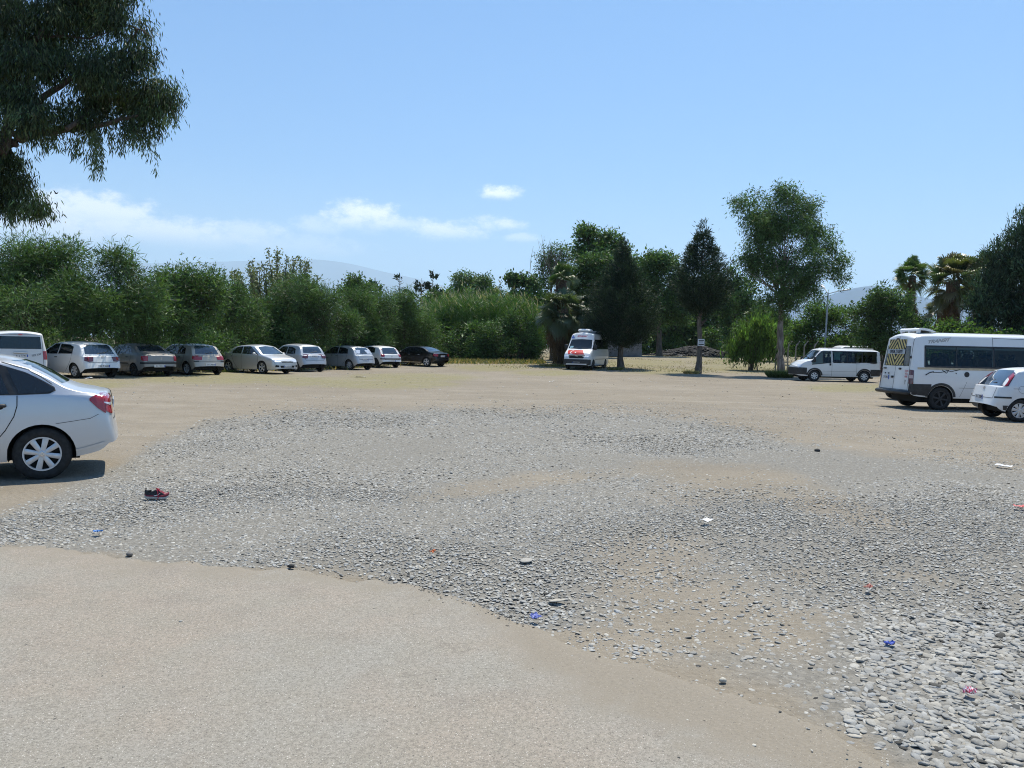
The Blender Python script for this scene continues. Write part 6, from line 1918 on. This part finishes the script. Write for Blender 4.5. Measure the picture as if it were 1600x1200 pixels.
# ------------------------------------------------------------------ building, rubble, lamp posts, fence posts, sign
CONC = plain('bare_concrete', (.27, .26, .245), .9, var=.25, vscale=3, bump=.3, bscale=12)
PLASTER = plain('grey_render', (.20, .205, .215), .9, var=.25, vscale=1.5, bump=.2, bscale=20)
STEEL = plain('galvanised_steel', (.36, .38, .40), .45, .4, var=.2, vscale=5)
g0 = at(967, 552, 78); g0.z = float(gz(g0.x, g0.y))
hut = empty('small_building', g0, R(14))
tag(hut, 'small flat-roofed grey building behind the drooping cypress', 'building')
mb = MB()
w_, d_, h_ = 2.7, 2.6, 2.2
mb.box((0, -d_ / 2, h_ / 2), (w_, .2, h_)); mb.box((0, d_ / 2, h_ / 2), (w_, .2, h_)); mb.box((-w_ / 2 + .1, 0, h_ / 2), (.2, d_ - .2, h_))
mb.box((w_ / 2 - .1, -.95, h_ / 2), (.2, d_ - 2.1, h_)); mb.box((w_ / 2 - .1, .95, h_ / 2), (.2, d_ - 2.1, h_)); mb.box((w_ / 2 - .1, 0, h_ - .08), (.2, 1.4, .16))
mb.build('wall', PLASTER, hut)
mb = MB(); mb.box((0, 0, h_ + .07), (w_ + .3, d_ + .3, .14), bev=.02); mb.build('roof', CONC, hut)
mb = MB(); mb.box((w_ / 2 - .05, .2, 1.0), (.05, .85, 2.0), bev=.01); mb.build('door', plain('grey_door', (.07, .075, .08), .6), hut)
mb = MB(); mb.box((w_ / 2 + .02, -.36, 1.05), (.08, .12, 2.1)); mb.build('door_frame', M['white_plastic'], hut)
mb = MB(); mb.box((w_ / 2 + .1, -1.2, h_ / 2 - .05), (.9, .18, h_ - .1)); mb.build('side_wall', PLASTER, hut)

# rubble heap
n = 2600
u, v_ = rng.normal(0, .42, n), rng.normal(0, .42, n)
ctr = at(1085, 556, 86)
hx, hy = u * 4.3, v_ * 2.4
hz_ = np.maximum(0, 1.15 * np.exp(-(u * u * 1.1 + v_ * v_ * 1.6)) * (.75 + .5 * fbm(u * 2 + 4, v_ * 2, 51)) - .25)
Vd, Q4, T3 = dome(7, 3, 0)
sz = .07 + .26 * rng.random(n) ** 2.2
W_ = Vd[None] * (1 + rng.normal(0, .16, (n, len(Vd), 1)))
a_ = rng.uniform(0, 6.28, n)[:, None]
X = ctr.x + hx[:, None] + (W_[..., 0] * np.cos(a_) - W_[..., 1] * np.sin(a_) * .7) * sz[:, None]
Y = ctr.y + hy[:, None] + (W_[..., 0] * np.sin(a_) + W_[..., 1] * np.cos(a_) * .7) * sz[:, None]
Z = float(gz(ctr.x, ctr.y)) + hz_[:, None] + W_[..., 2] * (sz * .6)[:, None]
gcol = np.clip(rng.normal(.04, .016, n), .015, .12); gcol = np.where(rng.random(n) < .015, .3, gcol)  # stones coloured near black to put the heap's shade into them
col = np.repeat(np.stack([gcol, gcol, gcol * 1.06], -1)[:, None], len(Vd), 1).reshape(-1, 3)
bs_ = (np.arange(n) * len(Vd))[:, None, None]
mound_n = 40
mg = []
for i in range(mound_n):
    for j in range(18):
        uu, vv = -1.9 + 3.8 * i / (mound_n - 1), -1.9 + 3.8 * j / 17
        mg.append((ctr.x + uu * 4.3 * .75, ctr.y + vv * 2.4 * .75, float(gz(ctr.x, ctr.y)) - .12 + max(0, 1.15 * math.exp(-(uu * uu * .62 + vv * vv * .9)) - .12)))
ii = np.arange(mound_n * 18).reshape(mound_n, 18)
mq = np.stack([ii[:-1, :-1], ii[1:, :-1], ii[1:, 1:], ii[:-1, 1:]], -1).reshape(-1, 4)
o0 = n * len(Vd)
o = np_mesh('rubble', np.concatenate([np.stack([X, Y, Z], -1).reshape(-1, 3), np.array(mg)]), np.concatenate([(Q4[None] + bs_).reshape(-1, 4), mq + o0]), (T3[None] + bs_).reshape(-1, 3), M['stone'], tint=np.concatenate([col, np.tile([(.055, .055, .058)], (len(mg), 1))]))
tag(o, 'low dark heap of broken rubble at the back of the lot', 'rubble heap', kind='stuff')


def lamp_post(label, px, ptop, D, arms):
    g_ = at(px[0], 560, D); g_.z = float(gz(g_.x, g_.y))
    r_ = empty('lamp_post', g_)
    tag(r_, label, 'lamp post', 'twin-armed lamp posts')
    top = at(px[1], ptop, D) - g_
    mb = MB(); mb.tube([Vector((0, 0, 0)), Vector((0, 0, .9)), Vector((0, 0, .95)), top], [.12, .12, .085, .055], 12); mb.build('pole', STEEL, r_, auto=50)
    for (ex, ey, dd) in arms:
        e = at(ex, ey, D + dd) - g_
        mb = MB(); mid = top.lerp(e, .62)
        mb.tube([top + Vector((0, 0, -.12)), top.lerp(e, .3) + Vector((0, 0, -.04)), mid], .035, 8); mb.build('arm', STEEL, r_)
        mb = MB(); dv = (e - top).normalized()
        rot = dv.to_track_quat('X', 'Z').to_matrix()
        mb.box(mid.lerp(e, .5), ((e - mid).length * 1.1, .22, .10), bev=.04, M=rot); lh = mb.build('lamp_head', M['white_plastic'], r_, auto=50)
        mb = MB(); mb.box(mid.lerp(e, .5) + Vector((0, 0, -.05)), ((e - mid).length * .8, .16, .03), bev=.01, M=rot); mb.build('lens', M['glass'], lh)


lamp_post('nearer tall lamp post rising behind the low minibus', (1288, 1294), 457, 66, [(1328, 452, -.2), (1284, 445, 1.6)])
lamp_post('farther shorter lamp post behind the yellowish weeds', (1162, 1164), 486, 92, [(1186, 480, -.2), (1161, 476, 1.6)])

post0 = None
for i, (px, dx, D) in enumerate(((1231, 6, 60), (1243, 7, 61), (1256, 8, 62), (1272, 8, 63), (1212, 6, 59))):
    g_ = at(px, 560, D); g_.z = float(gz(g_.x, g_.y))
    if post0 is None:
        mb = MB()
        mb.tube([Vector((0, 0, 0)), Vector((0, 0, 1.75)), Vector((.06, 0, 1.95)), Vector((.30, 0, 2.25))], [.07, .065, .06, .045], 4)
        post0 = mb.build('fence_post', CONC); p_ = post0
    else:
        p_ = post0.copy(); C.objects.link(p_)
    p_.location = g_
    tag(p_, 'bent-topped concrete fence post in the weeds left of the low minibus', 'fence post', 'bent concrete fence posts')

# sign board on the bare trunk
s_o = at(1095.5, 535, 53.5 - .29)
sg = empty('sign_board', s_o, R(4)); tag(sg, 'small white notice board with black lines fixed to the bare cypress trunk', 'sign')
mb = MB(); mb.box((0, 0, 0), (.46, .025, .46), bev=.006); mb.build('panel', M['white_plastic'], sg)
for z_, h_, c_ in ((.135, .055, 'ink'), (.045, .022, 'seam'), (-.03, .022, 'seam'), (-.135, .065, 'ink')):
    mb = MB(); mb.box((0, -.016, z_), (.36 if c_ == 'ink' else .30, .012, h_))
    mb.build('text_line', M[c_], sg)

# ------------------------------------------------------------------ trainer lying on the pebbles
g_ = gnd(245, 781)
sh = empty('shoe', g_ + Vector((0, 0, .012)), R(8)); tag(sh, 'lone dark trainer with red laces and maroon trim lying on the pebbles', 'shoe')
Ls = .285
def shoe_w(t_): return float(np.interp(t_, [0, .06, .2, .42, .62, .80, .92, .98, 1], [.016, .030, .036, .034, .043, .047, .040, .022, .006]))
def loft(rows, m_, nm, cap=True):
    V, F = [], []
    k_ = len(rows[0])
    for r_ in rows: V += r_
    for i in range(len(rows) - 1):
        for j in range(k_):
            j2 = (j + 1) % k_
            F.append((i * k_ + j, i * k_ + j2, (i + 1) * k_ + j2, (i + 1) * k_ + j))
    if cap: F += [tuple(range(k_ - 1, -1, -1)), tuple(range((len(rows) - 1) * k_, len(rows) * k_))]
    q_ = MB(); q_.add(V, F)
    return q_.build(nm, m_, sh, auto=55)
def spring(t_): return .012 + .020 * max(0, (t_ - .72) / .28) ** 2 + (.01 if t_ < .05 else 0)
def ring(t_, z0_, z1_, k_=16, grow=1.0, top=0.75, sq=.6):
    w_ = shoe_w(t_) * grow; out_ = []
    for i in range(k_):
        a = 2 * math.pi * i / k_
        cx_, sx_ = math.cos(a), math.sin(a)
        z = (z0_ + z1_) / 2 + (z1_ - z0_) / 2 * math.copysign(abs(sx_) ** sq, sx_)
        yy_ = w_ * math.copysign(abs(cx_) ** sq, cx_) * (1 - (1 - top) * max(0, (z - z0_) / max(z1_ - z0_, .01)))
        out_.append(((t_ - .5) * Ls, yy_, z))
    return out_
TS = np.linspace(0, 1, 26)
loft([ring(t_, spring(t_) - .012, spring(t_) + .020 + .012 * (1 - t_), grow=1.06, top=1.0, sq=.4) for t_ in TS], plain('sole_grey', (.42, .41, .37), .8, var=.2, vscale=20), 'sole')
upz = lambda t_: float(np.interp(t_, [0, .05, .18, .34, .42, .55, .70, .85, .95, 1], [.085, .108, .092, .088, .105, .112, .080, .058, .045, .03]))
loft([ring(t_, spring(t_) + .02, upz(t_) + spring(t_), grow=.98, top=.55) for t_ in TS], plain('shoe_dark_mesh', (.028, .028, .032), .85, var=.4, vscale=60), 'upper')
MAR = plain('maroon_leather', (.20, .018, .035), .6, var=.3, vscale=30)
loft([ring(t_, spring(t_) + .018, spring(t_) + .046 + .012 * max(0, t_ - .7) / .3, grow=1.03, top=.96) for t_ in TS], MAR, 'trim_band')
loft([ring(t_, spring(t_) + .024, upz(t_) + spring(t_) - .006 + .008, grow=1.005, top=.66) for t_ in np.linspace(.80, 1, 8)], MAR, 'toe_cap')
mb = MB()
for sgn in (1, -1):
    pts = [(-.030, .050), (-.005, .052), (.02, .06), (.045, .085)]
    mb.tube([Vector((x_, sgn * (.034 if i < 3 else .030), z_)) for i, (x_, z_) in enumerate(pts)], [.002, .006, .005, .002], 6)
mb.build('side_stripe', M['white_plastic'], sh)
RED = plain('red_lace', (.42, .025, .06), .8)
mb = MB()
for i in range(6):
    t_ = .50 + .055 * i; z_ = upz(t_) + spring(t_) + .004
    mb.tube([Vector(((t_ - .5) * Ls, -.022, z_ - .012)), Vector(((t_ - .49) * Ls, 0, z_ + .004)), Vector(((t_ - .5) * Ls, .022, z_ - .012))], .0055, 6)
mb.tube([Vector((.015, -.015, .118)), Vector((.012, -.035, .128)), Vector((.02, -.050, .09)), Vector((.026, -.052, .04)), Vector((.020, -.056, .008))], .0055, 6)
mb.tube([Vector((.015, .0, .118)), Vector((.0, -.01, .142)), Vector((-.012, .012, .132)), Vector((.01, .012, .118))], .0055, 6)
mb.tube([Vector((.015, .0, .118)), Vector((.035, -.02, .135)), Vector((.045, -.035, .105)), Vector((.02, -.01, .112))], .0055, 6)
mb.build('laces', RED, sh)
mb = MB(); mb.lathe([(.001, .096), (.022, .094), (.024, .108), (.020, .109)], axis='Z', c=(-.085, 0, 0), n=18); mb.build('collar', M['dark'], sh)
sh.rotation_euler = (R(6), R(2), R(14))
sh.scale = (.83, .83, .83)


# ------------------------------------------------------------------ litter and single stones
def scrap(label, px, py, w, d, col, name='litter', cat='litter', h=.02, seedk=0, col2=None):
    g_ = gnd(px, py)
    nu_, nv_ = 9, 7
    P_ = [[((i / (nu_ - 1) - .5) * w, (j / (nv_ - 1) - .5) * d, .012 + h * float(vnoise(np.array(i * .8 + seedk * 7.3), np.array(j * .8 + seedk), 3)) + h * .8 * abs(i / (nu_ - 1) - .5)) for j in range(nv_)] for i in range(nu_)]
    q_ = MB(); q_.grid(P_)
    ncell = len(q_.f)
    if col2:
        q_.mi = [1 if (k_ * 7 + seedk) % 5 in (1, 2) else 0 for k_ in range(ncell)]
    ms = [plain(name + '_mat', col, .5, var=.12, vscale=20)] + ([plain(name + '_print', col2, .5)] if col2 else [])
    o = q_.build(name, ms)
    o.location = g_ + Vector((0, 0, .022)); o.rotation_euler = (R(rng.uniform(-8, 8)), R(rng.uniform(-8, 8)), rng.uniform(0, 6.28))
    sm = o.modifiers.new('thick', 'SOLIDIFY'); sm.thickness = .002
    tag(o, label, cat)


scrap('bright blue plastic scrap among pebbles below the trainer', 153, 838, .07, .05, (.06, .20, .50), seedk=1)
scrap('crumpled blue wrapper at the pavement edge in the middle', 838, 974, .07, .05, (.12, .15, .42), seedk=2)
scrap('deep blue torn scrap on pebbles at lower right', 1390, 1017, .05, .045, (.05, .09, .42), seedk=3)
scrap('pink and white crumpled sweet wrapper on the cobbles', 1516, 1098, .055, .05, (.50, .09, .17), h=.035, seedk=4, col2=(.8, .78, .78))
scrap('red plastic scrap at the right edge of the gravel', 1594, 797, .13, .08, (.55, .10, .09), seedk=5)
scrap('white torn paper scrap on bare dirt right of centre', 1103, 820, .11, .07, (.75, .74, .72), seedk=6)
scrap('small orange scrap in the middle of the gravel', 676, 870, .045, .03, (.55, .16, .05), seedk=7)
scrap('faded salmon scrap on dirt left of the cobbles', 1356, 926, .06, .04, (.52, .22, .16), seedk=8)
scrap('white carton scrap in front of the white hatchback', 138, 592, .32, .2, (.75, .74, .72), seedk=9)
scrap('pale flat board scrap on dirt before the white coupe', 562, 590, .55, .2, (.55, .50, .42), seedk=10)
scrap('white paper scrap on dirt in front of the tour minibus', 862, 597, .22, .2, (.78, .77, .75), seedk=11)
scrap('white plastic scrap on gravel at the far right', 1568, 732, .22, .12, (.75, .75, .76), seedk=12)


def rock(label, px, py, r_, col, flat=.6, name='stone', sd=0):
    g_ = gnd(px, py)
    V, Q4_, T3_ = dome(11, 6, 0)
    V = V * np.array([1, .75, flat])
    V = V * (1 + .22 * (np.array([float(fbm(np.array(v_[0] * 1.3 + sd * 3.1), np.array(v_[1] * 1.3 + v_[2] * 1.7), sd, 3)) for v_ in V])[:, None] - .5) * 2)
    o = np_mesh(name, V * r_, Q4_, T3_, M['stone'], tint=np.tile([col], (len(V), 1)))
    o.location = g_ + Vector((0, 0, .02)); o.rotation_euler = (R(rng.uniform(-12, 12)), R(rng.uniform(-12, 12)), rng.uniform(0, 6.28))
    tag(o, label, 'stone')


rock('pale angular stone on dirt beside the cobbles', 1129, 1069, 0.022, (.50, .47, .40), .7, sd=1)
rock('dark stone just left of the pale angular one', 1065, 1079, 0.019, (.10, .10, .10), .6, sd=2)
rock('black lump on the pavement edge, right of two', 455, 889, 0.028, (.05, .05, .05), .7, sd=3)
rock('grey stone at the pavement edge under the trainer', 202, 870, 0.031, (.17, .16, .15), .6, sd=4)
rock('round dark stone alone on the dirt below centre', 889, 1021, 0.015, (.07, .07, .07), .8, sd=5)
rock('broad flat pale slab stone in mid gravel', 822, 879, 0.062, (.40, .38, .34), .16, sd=6)
rock('cream slab stone on sparse gravel', 870, 943, 0.056, (.44, .41, .35), .16, sd=7)
rock('dark clod on the concrete near its lower edge', 757, 1017, 0.014, (.06, .055, .05), .7, sd=8)
rock('flat cream stone at the cobble margin near the bottom', 1334, 1157, 0.034, (.46, .43, .37), .25, sd=9)
rock('big dark stone on gravel before the school minibus', 1277, 706, 0.062, (.05, .05, .05), .6, sd=10)

# ------------------------------------------------------------------ bird over the trees
b0 = at(88, 302.5, 55)
bd = MB()
bd.tube([Vector((-.12, 0, 0)), Vector((-.05, 0, .01)), Vector((.03, 0, .01)), Vector((.09, 0, .015)), Vector((.13, 0, .01))], [.012, .035, .04, .025, .004], 10)
for sgn, ez in ((1, .16), (-1, .20)):
    bd.add([(.06, sgn * .02, .02), (-.05, sgn * .02, .015), (-.06, sgn * .10, .06), (.05, sgn * .11, .08), (-.05, sgn * .19, ez), (-.01, sgn * .20, ez + .02)], [(0, 1, 2, 3), (3, 2, 4, 5)])
bd.add([(-.10, .012, 0), (-.10, -.012, 0), (-.19, -.04, 0), (-.19, .04, 0)], [(0, 1, 2, 3)])
o = bd.build('bird', plain('bird_black', (.015, .015, .02), .8))
o.location = b0; o.rotation_euler = (0, 0, R(-15))
tag(o, 'small black bird flying below the eucalyptus at upper left', 'bird')
# ------------------------------------------------------------------ haze
hz = bpy.data.materials.new('haze'); hz.use_nodes = True
nt = hz.node_tree
for n in list(nt.nodes): nt.nodes.remove(n)
ho = nt.nodes.new('ShaderNodeOutputMaterial'); hv = nt.nodes.new('ShaderNodeVolumePrincipled')
hv.inputs['Color'].default_value = (0.62, 0.82, 1.0, 1)
hv.inputs['Density'].default_value = 0.7e-4
hv.inputs['Anisotropy'].default_value = 0.25
nt.links.new(hv.outputs[0], ho.inputs['Volume'])
hb = MB(); hb.box((0, 13000, 1495), (64000, 33000, 3006))
haze = hb.build('haze', hz)
tag(haze, 'pale blue summer haze lying over the lot and hills', 'haze', kind='stuff')
